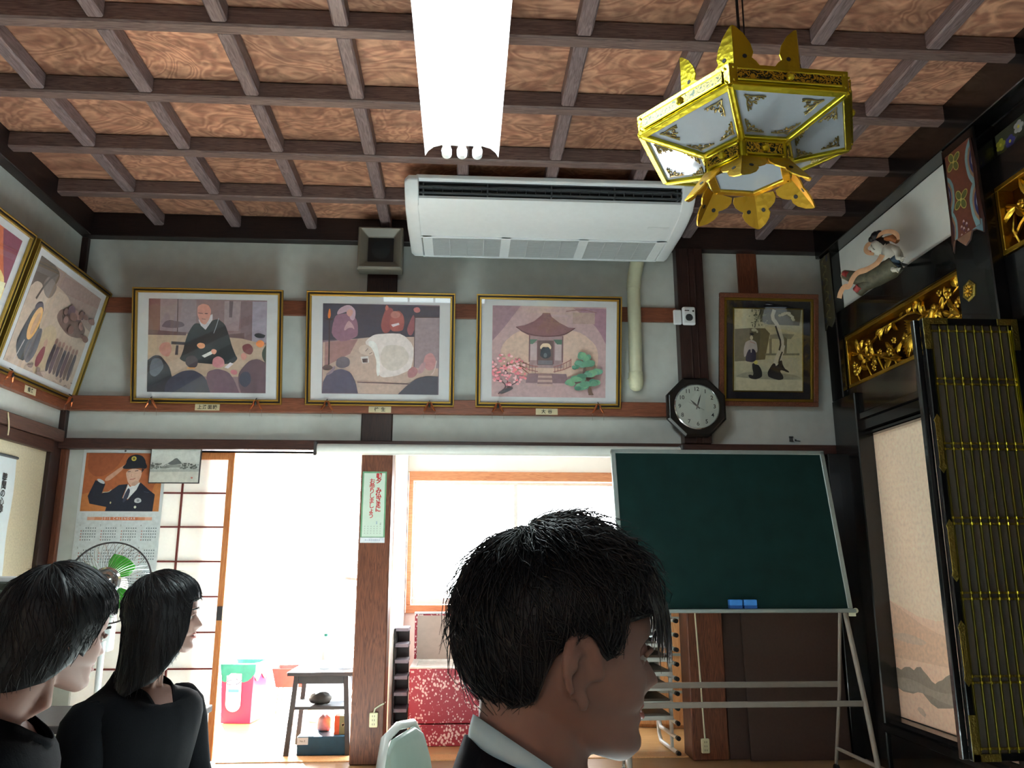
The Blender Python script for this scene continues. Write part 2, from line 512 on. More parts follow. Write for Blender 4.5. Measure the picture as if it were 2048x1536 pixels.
M_['blackcloth'] = plain('black mourning cloth', '#08090d', .9, var=.15, scale=300, bump=.1, spec=.1)
M_['shirt'] = plain('pale blue shirt', '#c3e0ec', .8, var=.03)
M_['chalk'] = plain('green chalkboard', '#0b2422', .8, var=.2, scale=8, spec=.15)
M_['alu'] = plain('aluminium trim', '#9aa6a4', .4, metal=.6, var=.05)
M_['steel'] = plain('grey painted steel', '#7c746c', .45, metal=.2, var=.05)
M_['blue'] = plain('blue eraser felt', '#2f78c4', .6)
M_['brownboard'] = plain('brown hardboard', '#3c2a24', .6, var=.1, scale=60)
M_['green'] = plain('green fan blade', '#3fae2a', .3, var=.03)
M_['chrome'] = plain('chrome', '#c8ccd0', .15, metal=1)
M_['pink'] = plain('pink plastic', '#b81c48', .4, var=.03)
M_['teal'] = plain('teal polythene', '#0a6a60', .4)
M_['navybox'] = plain('dark blue card box', '#1f4a62', .6)
M_['orange'] = plain('orange card', '#e0521e', .6)
M_['olive'] = plain('olive card', '#7a7a52', .6)
M_['red'] = plain('red plastic', '#c83a38', .4)
M_['bag'] = paper('thin white polythene', '#eef0f2', .4, gloss=1)
M_['darkgrey'] = plain('dark table timber', '#3a3638', .5)
M_['petal'] = speckle('crimson petal paper')
M_['padgreen'] = plain('pale green vinyl', '#8fa096', .4, var=.03)
M_['seatbrown'] = plain('brown vinyl seat', '#5e5248', .4)
M_['greencab'] = plain('dark green steel', '#2c3834', .4)
M_['ply'] = wood('pale plywood', '#c08a58', '#d8a878', 'z', 4, .4)
M_['peach'] = None
# ------------------------------------------------------------------ the room
XL, XR, YB, YF = -2.49, 2.44, 5.09, -2.6
ZC, ZB = 3.34, 3.25
struct('floor', MB().bx(XL - .1, XR + .1, YF, 4.62, -.06, 0), M_['tatami'])
struct('floor', MB().bx(XL - .1, XR + .1, 4.62, 5.16, -.06, 0), wood('brown floor boards', '#7a5c40', '#947252', 'x', 4, .35))
struct('floor', MB().bx(-3.4, 2.75, 5.16, 8.7, -.06, -.002), M_['floorw'])

rows = [4.575 - .53 * k for k in range(14)]
cols = [-2.0, -1.51, -1.02, -.53, -.03, .475, .975, 1.475, 1.98]
cb = MB(); ys = [YF] + sorted(rows) + [YB + .1]; xs = [XL - .1] + cols + [XR + .35]
for i in range(len(xs) - 1):
    for j in range(len(ys) - 1): cb.bx(xs[i], xs[i + 1], ys[j], ys[j + 1], ZC, ZC + .012)
ceiling = struct('ceiling', cb, M_['board'])
def batten(x0, x1, y0, y1, z0, mat):
    mb = MB(); mb.bx(x0, x1, y0, y1, z0, ZC)
    o = mb.build('ceiling_batten', mat, ceiling, bevel=.008, seg=1)
    # a fine bead along both lower edges
    return o
for y in rows: batten(XL, XR, y - .033, y + .033, ZB, M_['beamx'])
for x in cols:
    for a, b in zip([YF] + sorted(rows), sorted(rows) + [YB]):
        batten(x - .033, x + .033, a + (.033 if a != YF else 0), b - (.033 if b != YB else 0), ZB + .008, M_['beam'])

# walls
w = MB()
w.bx(XL, XR + .30, YB, YB + .1, 1.80, ZC)
w.bx(XL, -2.26, YB, YB + .05, 0, 1.80)
struct('wall_back', w, M_['plaster'])
struct('wall_left', MB().bx(XL - .1, XL, -.9, YB + .1, 0, ZC).bx(XL - .1, XL, YF, -.9, 1.9, ZC), M_['plaster'])
struct('wall_left_panel', MB().bx(XL, XL + .002, 2.2, YB - .14, 0, 1.80), M_['plaster2'])
w = MB()
w.bx(XR + .20, XR + .30, 2.0, YB + .1, 2.6, ZC); w.bx(XR + .02, XR + .12, YF, 2.2, 0, ZC)
w.bx(XR + .3, XR + .4, 2.1, YB + .1, 0, 2.7)
struct('wall_right', w, M_['whiteplaster'])
struct('wall_front', MB().bx(XL - .1, XR + .1, YF - .1, YF, 2.57, ZC).bx(XL - .1, XR + .1, YF - .1, YF, 0, 1.97).bx(XL - .1, -1.3, YF - .1, YF, 1.97, 2.57).bx(.3, XR + .1, YF - .1, YF, 1.97, 2.57), M_['ply'])

# timber: cornices, rails, lintels, posts
n_tr = [0]
def trim(mb, mat, bevel=.004):
    n_tr[0] += 1
    return struct('trim_%d' % n_tr[0], mb, mat, bevel=bevel, seg=1)
trim(MB().bx(XL, XR, YB - .075, YB, 3.18, ZC), M_['dark'])                       # back cornice
trim(MB().bx(XL, XL + .075, YF, YB - .075, 3.18, ZC), wood('blackened side timber', '#181213', '#2a1d1b', 'y', 4, .4))
trim(MB().bx(XR - .09, XR + .02, YF, YB - .075, 3.125, ZC), M_['lacquer'])
trim(MB().bx(XL, 1.40, YB - .022, YB, 2.682, 2.782), M_['redx'])                 # upper back rail
trim(MB().bx(XL, 1.38, YB - .05, YB, 2.04, 2.132), M_['redx'])                   # picture rail
trim(MB().bx(XL, XL + .045, YF, YB - .05, 2.035, 2.118), M_['redy'])             # side picture rail
trim(MB().bx(XL, XR, YB - .07, YB + .1, 1.80, 1.862), M_['kamoi'])               # lintel
trim(MB().bx(XL, XL + .06, YF, YB - .07, 1.835, 1.905), M_['kamoiy'])
trim(MB().bx(XL, XL + .04, YF, YB - .14, 1.765, 1.835), wood('dark side lintel', '#34201b', '#4e3128', 'y', 4, .45))
trim(MB().bx(XL, XL + .04, YB - .04, YB, 1.862, 3.18), M_['darkz'])              # thin corner post
trim(MB().bx(XL, XL + .03, YB - .145, YB - .02, 0, 1.835), M_['darkz'])          # corner post below
trim(MB().bx(XL + .03, -2.42, YB - .035, YB, 0, 1.80), M_['redz'])               # jamb
p = MB()
p.bx(-.63, -.44, 4.985, 5.175, 0, 1.80)
trim(p, M_['redz'], .006)
trim(MB().bx(-.65, -.455, YB - .03, YB, 1.862, 3.18), M_['darkz'], .006)
# post that carries the clock: three shallow reeds on its face
p = MB(); p.bx(1.392, 1.57, YB - .09, YB, 1.862, 3.18)
for x in (1.462, 1.505): p.bx(x, x + .012, YB - .098, YB - .09, 1.862, 3.18)
trim(p, M_['darkz'])
trim(MB().bx(1.35, 1.565, 4.985, 5.175, 0, 1.80), M_['redz'], .006)
trim(MB().bx(1.83, 1.965, YB - .02, YB, 2.60, 3.18), M_['redz'])                 # short strut above the small picture
trim(MB().bx(-1.40, -.63, YB - .02, YB + .12, -.02, .006), M_['ply'])            # sill of the doorway
trim(MB().bx(-.44, 1.35, YB - .02, YB + .12, -.02, .006), M_['ply'])
trim(MB().bx(2.30, 2.44, YB - .12, YB, 0, 1.80), M_['lacquer'])

# ------------------------------------------------------------------ the bright rooms behind
w = MB()
w.bx(-3.4, -.46, 8.55, 8.65, 2.05, 2.5)
w.bx(-3.4, -3.3, 5.2, 8.6, 0, 2.5)
struct('wall_back_room', w, M_['roomwhite'])
struct('wall_partition', MB().bx(-.49, -.445, 5.3, 8.6, 0, 2.5), M_['roomwhite'])
w = MB()
w.bx(-.445, 2.65, 6.5, 6.6, 1.84, 2.5); w.bx(-.445, 2.65, 6.5, 6.6, 0, .75); w.bx(1.28, 2.65, 6.5, 6.6, .75, 1.84)
struct('wall_alcove_side', MB().bx(2.65, 2.75, 5.2, 6.6, 0, 2.5), M_['roomwhite'])
struct('wall_alcove', w, M_['roomwhite'])
struct('ceiling_back', MB().bx(-3.4, 2.75, 5.19, 8.7, 2.5, 2.56), M_['roomwhite'])
struct('baseboard_alcove', MB().bx(-.445, 2.65, 6.485, 6.5, 0, .07), M_['redx'])
def glazing(n, mbp, mbf, matp, matf):
    o = struct('window_%d' % n, mbf, matf, bevel=.003, seg=1)
    mbp.build('window_pane', matp, o)
    return o
f = MB()
f.bx(-.435, 1.28, 6.47, 6.56, 1.765, 1.84); f.bx(-.435, 1.28, 6.47, 6.56, .75, .81)
f.bx(-.435, -.40, 6.47, 6.56, .811, 1.764); f.bx(1.25, 1.28, 6.47, 6.56, .811, 1.764)
w1 = glazing(1, MB().bx(-.40, 1.25, 6.53, 6.535, .81, 1.765), f, M_['daylight'], M_['doorx'])
sash = MB()
for x0, x1, y in ((-.395, .43, 6.500), (.40, 1.245, 6.515)):
    for a, b, c, d in ((x0, x0 + .03, .861, 1.734), (x1 - .03, x1, .861, 1.734), (x0, x1, .815, .86), (x0, x1, 1.735, 1.76)): sash.bx(a, b, y, y + .012, c, d)
sash.build('window_sash', M_['whitemetal'], w1)
f = MB()
for x in (-3.28, -2.1, -.95, -.50): f.bx(x - .02, x + .02, 8.5, 8.54, 0, 1.999)
f.bx(-3.3, -.48, 8.5, 8.56, 2.0, 2.06)
w2_ = glazing(2, MB().bx(-2.76, -.5, 8.545, 8.55, 0.02, 2.02), f, bright_pane('garden door pane', (.95, .98, 1), 44), M_['whitemetal'])
MB().bx(-3.28, -2.76, 8.545, 8.55, .02, 2.02).build('sun_block_pane', glow('glowing sun block pane', (.95, .98, 1), 22), w2_)  # unseen opaque pane, added to keep direct sun off the paper doors
# transom lights over the front doors, and a garden door far left, behind the camera
f = MB()
for k in range(5): x = -1.3 + .4 * k; f.bx(x - .015, x + .015, YF - .06, YF - .02, 1.98, 2.56)
for z in (1.97, 2.57): f.bx(-1.3, .3, YF - .06, YF - .02, z - .02, z + .02)
glazing(3, MB().bx(-1.3, .3, YF - .05, YF - .045, 1.97, 2.57), f, glow('transom pane', (.80, .93, 1), 5), M_['doorx'])
f = MB()
for y in (-2.5, -1.7, -.9): f.bx(XL - .06, XL - .02, y - .025, y + .025, 0, 1.9)
for z in (.02, .9, 1.88): f.bx(XL - .06, XL - .02, -2.5, -.9, z - .02, z + .02)
glazing(4, MB().bx(XL - .05, XL - .045, -2.5, -.9, 0, 1.9), f, glow('side garden window pane', (.9, .96, 1), .4), M_['doorx'])

# ------------------------------------------------------------------ paper sliding doors
def shoji(x0, x1, y, label, cols_, kids=True):
    t = thing('shoji_door', label, 'sliding door', (x0, y, .006), 'paper sliding doors left of the doorway')
    wd = x1 - x0; h = 1.785
    fr = MB(); fr.bx(0, .038, 0, .03, 0, h); fr.bx(wd - .038, wd, 0, .03, 0, h); fr.bx(.038, wd - .038, 0, .03, h - .045, h); fr.bx(.038, wd - .038, 0, .03, 0, .095)
    fr.build('door_frame', M_['door'], t, bevel=.003, seg=1)
    mu = MB()
    for k in range(1, cols_):
        x = .038 + (wd - .076) * k / cols_; mu.bx(x - .005, x + .005, .004, .018, .095, h - .045)
    zz = .095 + .205
    while zz < h - .1: mu.bx(.038, wd - .038, .005, .017, zz - .005, zz + .005); zz += .2055
    mu.build('muntins', M_['pinkz'], t)
    MB().add([(.038, .019, .095), (wd - .038, .019, .095), (wd - .038, .019, h - .045), (.038, .019, h - .045)], [(0, 1, 2, 3)]).build('shoji_paper', M_['shoji'], t)
    return t
d1 = shoji(-2.30, -1.425, YB + .005, 'front paper sliding door with red muntins, behind the calendar', 3)
hd = MB(); hd.bx(.8405, .8725, -.004, .002, .78, .86); hd.build('door_pull', M_['darkgrey'], d1)
shoji(-2.41, -1.565, YB + .05, 'second paper sliding door showing as a shadow through the front one', 3)
# ------------------------------------------------------------------ framed pictures
def picture(M, w, h, label, px, outer, image, items, glass=True, fw=.031, k=1.7, group=None):
    """px/outer/image: boxes in the drawing's own units."""
    t = thing('framed_picture', label, 'picture', M, group)
    fr = MB()
    def rim(inset, wid, z0, z1, m):
        fr.m = m; a, b = inset, inset + wid
        for (x0, x1, y0, y1) in ((-w/2 + a, w/2 - a, a, b), (-w/2 + a, w/2 - a, h - b, h - a), (-w/2 + a, -w/2 + b, b, h - b), (w/2 - b, w/2 - a, b, h - b)):
            fr.bx(x0, x1, y0, y1, z0, z1)
    rim(0, .009, 0, .024, 0); rim(.009, .010, 0, .019, 1); rim(.019, .012, 0, .022, 0)
    fr.build('frame', [M_['framegold'], M_['framegold'] if False else M_['frameblack']], t, bevel=.002, seg=1)
    MB().bx(-w/2 + .004, w/2 - .004, .004, h - .004, -.004, .006).build('mount', M_['mat'], t)
    ox0, oy0, ox1, oy1 = outer; ix0, iy0, ix1, iy1 = image
    rx = lambda x: -w/2 + (x - ox0) / (ox1 - ox0) * w
    ry = lambda y: h - (y - oy0) / (oy1 - oy0) * h
    art('print', M_['print'], t, (rx(ix0), ry(iy1), rx(ix1), ry(iy0)), image, items, z=.0078, k=k)
    if glass: MB().bx(-w/2 + .02, w/2 - .02, .02, h - .02, .0165, .018).build('glass', M_['glass'], t)
    return t

LEAN = math.radians(12.0)
PG = 'framed temple history prints'
# 1 the seated priest and his listeners
it1 = [('#7a6468',), ('#6b4a4c', [(232, 198), (350, 198), (350, 560), (232, 560)]), ('#80727a', [(350, 198), (720, 198), (720, 540), (350, 540)]),
       ('l', '#4a3c44', 10, [(530, 198), (530, 560)]), ('s', '#5a4c58', [(370, 470), (430, 410), (520, 430), (600, 440), (600, 500), (370, 500)]),
       ('#8a7a80', [(1010, 210), (1180, 210), (1160, 520), (1010, 520)]), ('#5a4a52', [(1060, 210), (1100, 210), (1090, 380), (1060, 380)]), ('#6c5a60', [(1180, 210), (1300, 210), (1300, 640), (1180, 600)]), ('#8a8494', [(1300, 210), (1450, 210), (1450, 640), (1300, 640)]),
       ('#a08c7c', [(232, 560), (620, 560), (1200, 600), (1450, 660), (1450, 1000), (232, 1000)]), ('#5a4248', [(232, 520), (620, 545), (620, 575), (232, 575)]), ('#5a4248', [(1050, 560), (1220, 540), (1220, 600), (1050, 590)]),
       ('#3c3840', [(470, 640), (720, 650), (720, 680), (470, 670)]), ('#3c3840', [(520, 680), (545, 680), (540, 780), (510, 780)]),
       ('s', '#20282e', [(740, 420), (660, 500), (610, 640), (590, 760), (540, 850), (760, 860), (1000, 880), (1180, 840), (1110, 740), (1050, 520), (1000, 420), (890, 390), (820, 520)]),
       ('#b4b0b8', [(745, 410), (890, 350), (890, 410), (820, 515), (770, 470)]), ('s', '#b07a70', [(725, 300), (750, 250), (820, 240), (870, 280), (875, 350), (840, 440), (800, 470), (745, 410)]),
       ('#b08078', [(770, 400), (850, 390), (835, 440), (810, 460)]), ('l', '#4a3438', 6, [(740, 340), (790, 345)]), ('l', '#6a4440', 6, [(780, 400), (820, 405)]), ('e', '#4a3438', 825, 345, 18, 5),
       ('s', '#c89070', [(730, 660), (790, 645), (830, 680), (790, 720), (740, 700)]), ('s', '#c08a78', [(870, 720), (930, 710), (945, 750), (900, 780)]), ('#d0d0d8', [(785, 785), (880, 735), (895, 765), (815, 805)]),
       ('l', '#98a4b0', 6, [(955, 390), (930, 480), (905, 550)]), ('#b8b4bc', [(1020, 905), (1080, 850), (1115, 865), (1060, 915)]),
       ('s', '#2c3038', [(232, 840), (330, 760), (420, 850), (480, 950), (500, 1168), (232, 1168)]), ('s', '#58606c', [(250, 860), (320, 800), (400, 850), (390, 960), (260, 1040)]), ('s', '#a4746c', [(345, 680), (420, 640), (480, 670), (470, 780), (420, 810), (350, 760)]),
       ('s', '#343848', [(420, 1060), (520, 980), (640, 930), (760, 950), (850, 1040), (900, 1168), (410, 1168)]), ('s', '#403840', [(610, 840), (650, 780), (740, 790), (755, 880), (710, 920), (640, 905)]), ('l', '#c08850', 12, [(640, 915), (720, 915)]),
       ('s', '#5a4250', [(820, 990), (890, 920), (1020, 925), (1110, 990), (1180, 1168), (880, 1168)]), ('s', '#a87078', [(890, 850), (920, 790), (990, 790), (1030, 850), (1010, 910), (910, 910)]),
       ('s', '#54404a', [(1150, 1020), (1200, 900), (1330, 790), (1450, 850), (1450, 1168), (1200, 1168)]), ('s', '#2c3044', [(1160, 1000), (1250, 920), (1310, 1000), (1280, 1100), (1200, 1110)]), ('s', '#6a3c40', [(1190, 700), (1230, 650), (1310, 660), (1320, 760), (1250, 770)]), ('s', '#b07c74', [(1190, 740), (1260, 760), (1240, 830), (1190, 820)]),
       ('s', '#2c3038', [(1310, 580), (1350, 530), (1440, 560), (1430, 600)]), ('s', '#d07a48', [(1340, 620), (1430, 610), (1430, 690), (1350, 690)]), ('s', '#3a4038', [(1390, 760), (1450, 660), (1450, 860)]), ('s', '#a4606a', [(1070, 940), (1130, 920), (1170, 960), (1120, 990)])]
p1 = picture(back(-1.605, YB - .045, 2.088, LEAN), .92, .717, 'framed print of a robed priest seated before listeners, left on the back wall', None, (68, 85, 1620, 1285), (232, 198, 1450, 1168), it1, group=PG)
# 2 the white bedding
it2 = [('#6a5a6a',), ('#343848', [(275, 220), (1490, 235), (1490, 560), (275, 620)]), ('#a49088', [(280, 640), (760, 580), (1480, 560), (1478, 1190), (280, 1180)]), ('#8a6a6c', [(300, 640), (640, 600), (560, 760), (300, 900)]),
       ('s', '#7c5c70', [(360, 640), (380, 380), (440, 330), (610, 330), (650, 500), (620, 610)]), ('s', '#a890a0', [(400, 350), (470, 240), (600, 240), (620, 380), (560, 420), (540, 300), (470, 330)]), ('s', '#b48a84', [(510, 290), (590, 280), (580, 350), (530, 370)]), ('s', '#a88a94', [(480, 540), (520, 420), (560, 400), (620, 520), (560, 460)]),
       ('s', '#80464a', [(860, 540), (900, 300), (960, 240), (1020, 300), (1000, 520)]), ('s', '#8c4c4c', [(950, 500), (980, 320), (1100, 270), (1130, 480), (1060, 520)]), ('s', '#a06c68', [(970, 300), (1060, 290), (1090, 360), (980, 380)]), ('s', '#a46058', [(910, 270), (930, 230), (960, 250), (940, 300)]), ('#b8b0b8', [(980, 440), (1060, 420), (1070, 440), (1000, 465)]),
       ('s', '#7c4a54', [(1130, 540), (1180, 380), (1230, 300), (1230, 560)]), ('s', '#a8686c', [(1200, 290), (1230, 240), (1290, 260), (1270, 320)]),
       ('#847880', [(1225, 360), (1485, 355), (1480, 900), (1225, 900)]), ('l', '#4c4048', 8, [(1225, 360), (1485, 355)]), ('l', '#4c4048', 8, [(1228, 360), (1226, 890)]),
       ('s', '#c4bcbc', [(700, 660), (750, 580), (860, 530), (1215, 540), (1222, 900), (1130, 950), (1020, 1000), (830, 1010), (840, 800), (820, 720)]), ('s', '#d4ccd0', [(720, 640), (800, 600), (860, 700), (880, 980), (830, 1005), (840, 760)]), ('s', '#b8b0ac', [(860, 700), (1000, 640), (1180, 700), (1160, 900), (900, 960)]),
       ('s', '#b4a49c', [(650, 690), (690, 660), (760, 660), (810, 740), (790, 780), (700, 770), (650, 740)]), ('l', '#5c4c4c', 6, [(720, 730), (745, 700)]), ('l', '#5c4c4c', 6, [(760, 760), (790, 740)]), ('#b8b4b4', [(670, 790), (750, 780), (760, 850), (690, 860)]), ('#5c5054', [(685, 810), (745, 805), (745, 850), (695, 850)]),
       ('l', '#2c2830', 12, [(345, 400), (345, 880)]), ('#2c2830', [(300, 385), (385, 385), (370, 405), (320, 405)]), ('s', '#e07038', [(325, 385), (330, 320), (345, 265), (358, 320), (355, 385)]), ('s', '#4c4044', [(280, 910), (300, 880), (380, 885), (390, 930), (290, 940)]),
       ('s', '#48485c', [(280, 1180), (290, 1010), (400, 930), (520, 920), (610, 1000), (650, 1180)]), ('s', '#5c5864', [(410, 850), (450, 790), (540, 790), (570, 850), (540, 910), (430, 915)]), ('s', '#847480', [(300, 990), (370, 940), (400, 880), (420, 920), (360, 990)]),
       ('s', '#3c4250', [(1060, 1190), (1180, 1060), (1320, 980), (1478, 990), (1478, 1190)]), ('s', '#946a70', [(1150, 980), (1180, 890), (1260, 890), (1270, 970), (1190, 1020)]), ('s', '#a87c80', [(1320, 800), (1370, 730), (1440, 750), (1460, 870), (1400, 940), (1330, 900)]), ('s', '#a08088', [(1250, 930), (1340, 800), (1350, 900), (1290, 980)]), ('l', '#b8a8a8', 8, [(1460, 820), (1440, 930), (1410, 970)]), ('l', '#5c4c54', 10, [(640, 1060), (860, 1065), (1180, 1075)])]
p2 = picture(back(-.535, YB - .045, 2.088, LEAN), .93, .717, 'framed print of a figure lying under a white quilt, middle one on the back wall', None, (108, 95, 1648, 1310), (275, 225, 1485, 1185), it2, group=PG)
# 3 the pavilion between blossom and pine
it3 = [('#a48c90',), ('s', '#88707c', [(275, 240), (560, 240), (420, 450), (275, 620)]), ('s', '#b8a094', [(420, 560), (700, 470), (1000, 470), (1300, 560), (1400, 800), (1300, 1000), (400, 1000), (330, 800)]), ('s', '#8c6c7c', [(1100, 260), (1460, 265), (1450, 640), (1330, 420)]), ('#9a8480', [(1100, 310), (1330, 310), (1330, 430), (1100, 430)]), ('l', '#7c5c60', 8, [(1030, 300), (1120, 285), (1220, 280), (1350, 310)]),
       ('#74606a', [(640, 960), (1040, 960), (1060, 1060), (620, 1060)]), ('#8c787c', [(655, 560), (1000, 560), (1000, 900), (655, 900)]), ('#a8989c', [(665, 640), (735, 640), (735, 820), (665, 820)]), ('#a8989c', [(920, 640), (985, 640), (985, 820), (920, 820)]),
       ('#5c4c50', [(740, 610), (900, 610), (900, 870), (740, 870)]), ('s', '#c8b49c', [(760, 720), (770, 650), (825, 635), (880, 650), (880, 720), (830, 660)]), ('s', '#2c3c48', [(765, 800), (770, 720), (800, 665), (825, 700), (850, 665), (880, 730), (875, 800)]), ('s', '#58646c', [(790, 790), (820, 720), (850, 790)]), ('#4c6c60', [(660, 600), (740, 600), (690, 650), (660, 650)]), ('#4c6c60', [(900, 600), (995, 600), (990, 650), (940, 650)]), ('#64646c', [(745, 820), (895, 820), (895, 865), (745, 865)]),
       ('l', '#6c5058', 12, [(655, 560), (655, 840)]), ('l', '#6c5058', 12, [(998, 560), (998, 840)]), ('l', '#6c5058', 10, [(738, 610), (738, 860)]), ('l', '#6c5058', 10, [(905, 610), (905, 860)]),
       ('#74545c', [(515, 470), (600, 455), (700, 410), (775, 345), (790, 320), (865, 320), (880, 360), (960, 420), (1060, 470), (1125, 475), (1040, 540), (980, 565), (820, 575), (650, 560), (570, 520)]), ('l', '#4c3840', 8, [(515, 472), (600, 530), (700, 558), (820, 568), (940, 560), (1040, 535), (1125, 475)]),
       ('l', '#8c5c5c', 9, [(545, 800), (545, 880), (650, 960)]), ('l', '#8c5c5c', 8, [(545, 820), (640, 870), (745, 890)]), ('l', '#8c5c5c', 8, [(545, 870), (640, 920), (745, 940)]), ('l', '#8c5c5c', 8, [(905, 890), (1000, 860), (1085, 810)]), ('l', '#8c5c5c', 8, [(905, 940), (1000, 920), (1085, 880)]), ('l', '#8c5c5c', 9, [(1085, 800), (1085, 890)])]
for q in range(6): it3.append(('l', '#7c5458', 5, [(560 + 32 * q, 820 + 12 * q), (560 + 32 * q, 900 + 12 * q)])); it3.append(('l', '#7c5458', 5, [(920 + 30 * q, 890 - 14 * q), (920 + 30 * q, 950 - 12 * q)]))
for q in range(6): it3.append(('#a8908c' if q % 2 else '#80686c', [(750 - 2 * q, 960 + 22 * q), (888 + 2 * q, 960 + 22 * q), (890 + 2 * q, 982 + 22 * q), (748 - 2 * q, 982 + 22 * q)]))
rr = random.Random(3)
it3 += [('l', '#4c3c48', 12, [(340, 1180), (420, 1110), (400, 1060), (320, 1030)]), ('l', '#4c3c48', 9, [(430, 1100), (440, 960), (370, 890)]), ('l', '#4c3c48', 8, [(430, 1110), (540, 1050), (560, 990)]), ('l', '#4c3c48', 8, [(420, 930), (430, 840)]), ('s', '#4c4c54', [(330, 1190), (400, 1120), (520, 1100), (440, 1160)])]
for q in range(120):
    a = rr.uniform(0, 2 * PI); d = math.sqrt(rr.random()); x = 440 + 200 * d * math.cos(a); y = 930 + 180 * d * math.sin(a)
    if y > 780 + abs(x - 400) * .5 - 40: it3.append(('e', rr.choice(['#d49098', '#c87880', '#b8707c', '#dca4a8']), x, y, rr.uniform(8, 20), rr.uniform(8, 15)))
it3.append(('l', '#4c3c38', 26, [(1280, 1180), (1270, 1080), (1210, 990), (1230, 860)]))
for x, y, rx_, ry_ in ((1200, 780, 55, 55), (1250, 800, 50, 50), (1180, 850, 70, 45), (1270, 860, 75, 50), (1130, 890, 40, 25), (1360, 930, 55, 45), (1290, 960, 80, 45), (1150, 1000, 90, 45), (1080, 1050, 60, 40), (1200, 1080, 110, 50), (1330, 1040, 60, 50), (1160, 1110, 60, 30)):
    for q in range(5): it3.append(('e', rr.choice(['#4c7460', '#5c8468', '#3c6454', '#507868']), x + rr.uniform(-.5, .5) * rx_, y + rr.uniform(-.4, .4) * ry_, rx_ * .6, ry_ * .6))
it3.append(('s', '#58443c', [(1250, 1180), (1265, 1080), (1290, 1090), (1300, 1160), (1330, 1180)]))
p3 = picture(back(.530, YB - .045, 2.088, LEAN), .93, .717, 'framed print of a tiled pavilion between pink blossom and a pine', None, (108, 135, 1608, 1320), (272, 250, 1448, 1208), it3, group=PG)
# 4 left wall: travellers with a straw hat (drawing units: 100 x 80)
it4 = [('#8c7c78',), ('s', '#a8988c', [(0, 18), (40, 10), (70, 25), (100, 30), (100, 80), (0, 80)]), ('s', '#6c5854', [(40, 30), (60, 22), (85, 26), (95, 34), (80, 42), (55, 40)]), ('s', '#58504c', [(0, 0), (26, 0), (34, 10), (20, 22), (8, 16), (0, 24)]), ('s', '#746864', [(10, 12), (30, 10), (34, 20), (22, 28)]), ('l', '#4c4440', 2, [(12, 30), (18, 14), (28, 4)]),
       ('s', '#a89880', [(30, 40), (60, 42), (56, 80), (34, 80)]), ('s', '#3c4048', [(6, 74), (10, 44), (18, 32), (28, 40), (34, 74)]), ('s', '#5c5c64', [(18, 60), (30, 44), (36, 52), (34, 74), (22, 74)]), ('s', '#48404c', [(12, 38), (18, 28), (26, 32), (26, 40)]), ('e', '#c09864', 21, 46, 6, 13, 8), ('e', '#a88468', 22, 46, 3, 9, 8), ('l', '#a8a0a0', 1, [(16, 60), (12, 76)]), ('s', '#7a4048', [(36, 74), (40, 58), (46, 56), (46, 74)]), ('e', '#a8887c', 43, 55, 2.4, 3)]
for q in range(7): x = 56 + 5.5 * q; it4 += [('s', ['#443c48', '#54404c', '#5c4c48'][q % 3], [(x - 3.5, 74 + q % 2), (x - 3, 56), (x, 50), (x + 3, 56), (x + 3.5, 74)]), ('e', '#8c6c64', x, 50 + q % 2, 1.8, 2.4), ('l', '#b09c8c', .5, [(x + 3, 46), (x + 2, 72)])]
for q in range(26): it4.append(('e', rr.choice(['#988880', '#7c6c68', '#a89890']), rr.uniform(2, 98), rr.uniform(74, 80), rr.uniform(1, 4), rr.uniform(.6, 2)))
for q in range(20): it4.append(('e', rr.choice(['#64504c', '#7c6460', '#54444c']), rr.uniform(52, 96), rr.uniform(20, 38), rr.uniform(2, 6), rr.uniform(1.5, 4)))
picture(left(XL + .045, 4.63, 2.092, LEAN), .90, .735, 'framed print of travellers with a straw hat on the left wall, nearest the corner', None, (0, 0, 120, 96), (11, 9, 109, 87), [(it4[0][0],)] + [((c[0],) + tuple([c[1], [(p[0] + 10, p[1] + 8) for p in c[2]]]) if c[0] == 's' else (c[0], [(p[0] + 10, p[1] + 8) for p in c[1]]) if c[0].startswith('#') else ('e', c[1], c[2] + 10, c[3] + 8) + tuple(c[4:]) if c[0] == 'e' else ('l', c[1], c[2], [(p[0] + 10, p[1] + 8) for p in c[3]])) for c in it4[1:]], group=PG)
it5 = [('#c8b478',), ('s', '#a85c40', [(30, 0), (110, 0), (110, 40), (90, 30), (60, 34)]), ('s', '#6c3c4c', [(80, 0), (110, 0), (110, 44), (98, 30)]), ('s', '#b87850', [(20, 10), (70, 6), (84, 26), (50, 40), (10, 36)]), ('s', '#d8ccac', [(70, 46), (108, 40), (108, 86), (66, 86)]), ('s', '#8c9460', [(84, 62), (108, 54), (108, 86), (80, 86)]), ('s', '#5c4a50', [(20, 50), (50, 40), (60, 86), (16, 86)])]
picture(left(XL + .045, 3.695, 2.092, LEAN), .90, .735, 'framed print with red and yellow foliage, cut by the left edge of the photo', None, (0, 0, 120, 96), (11, 9, 109, 87), it5, group=PG)
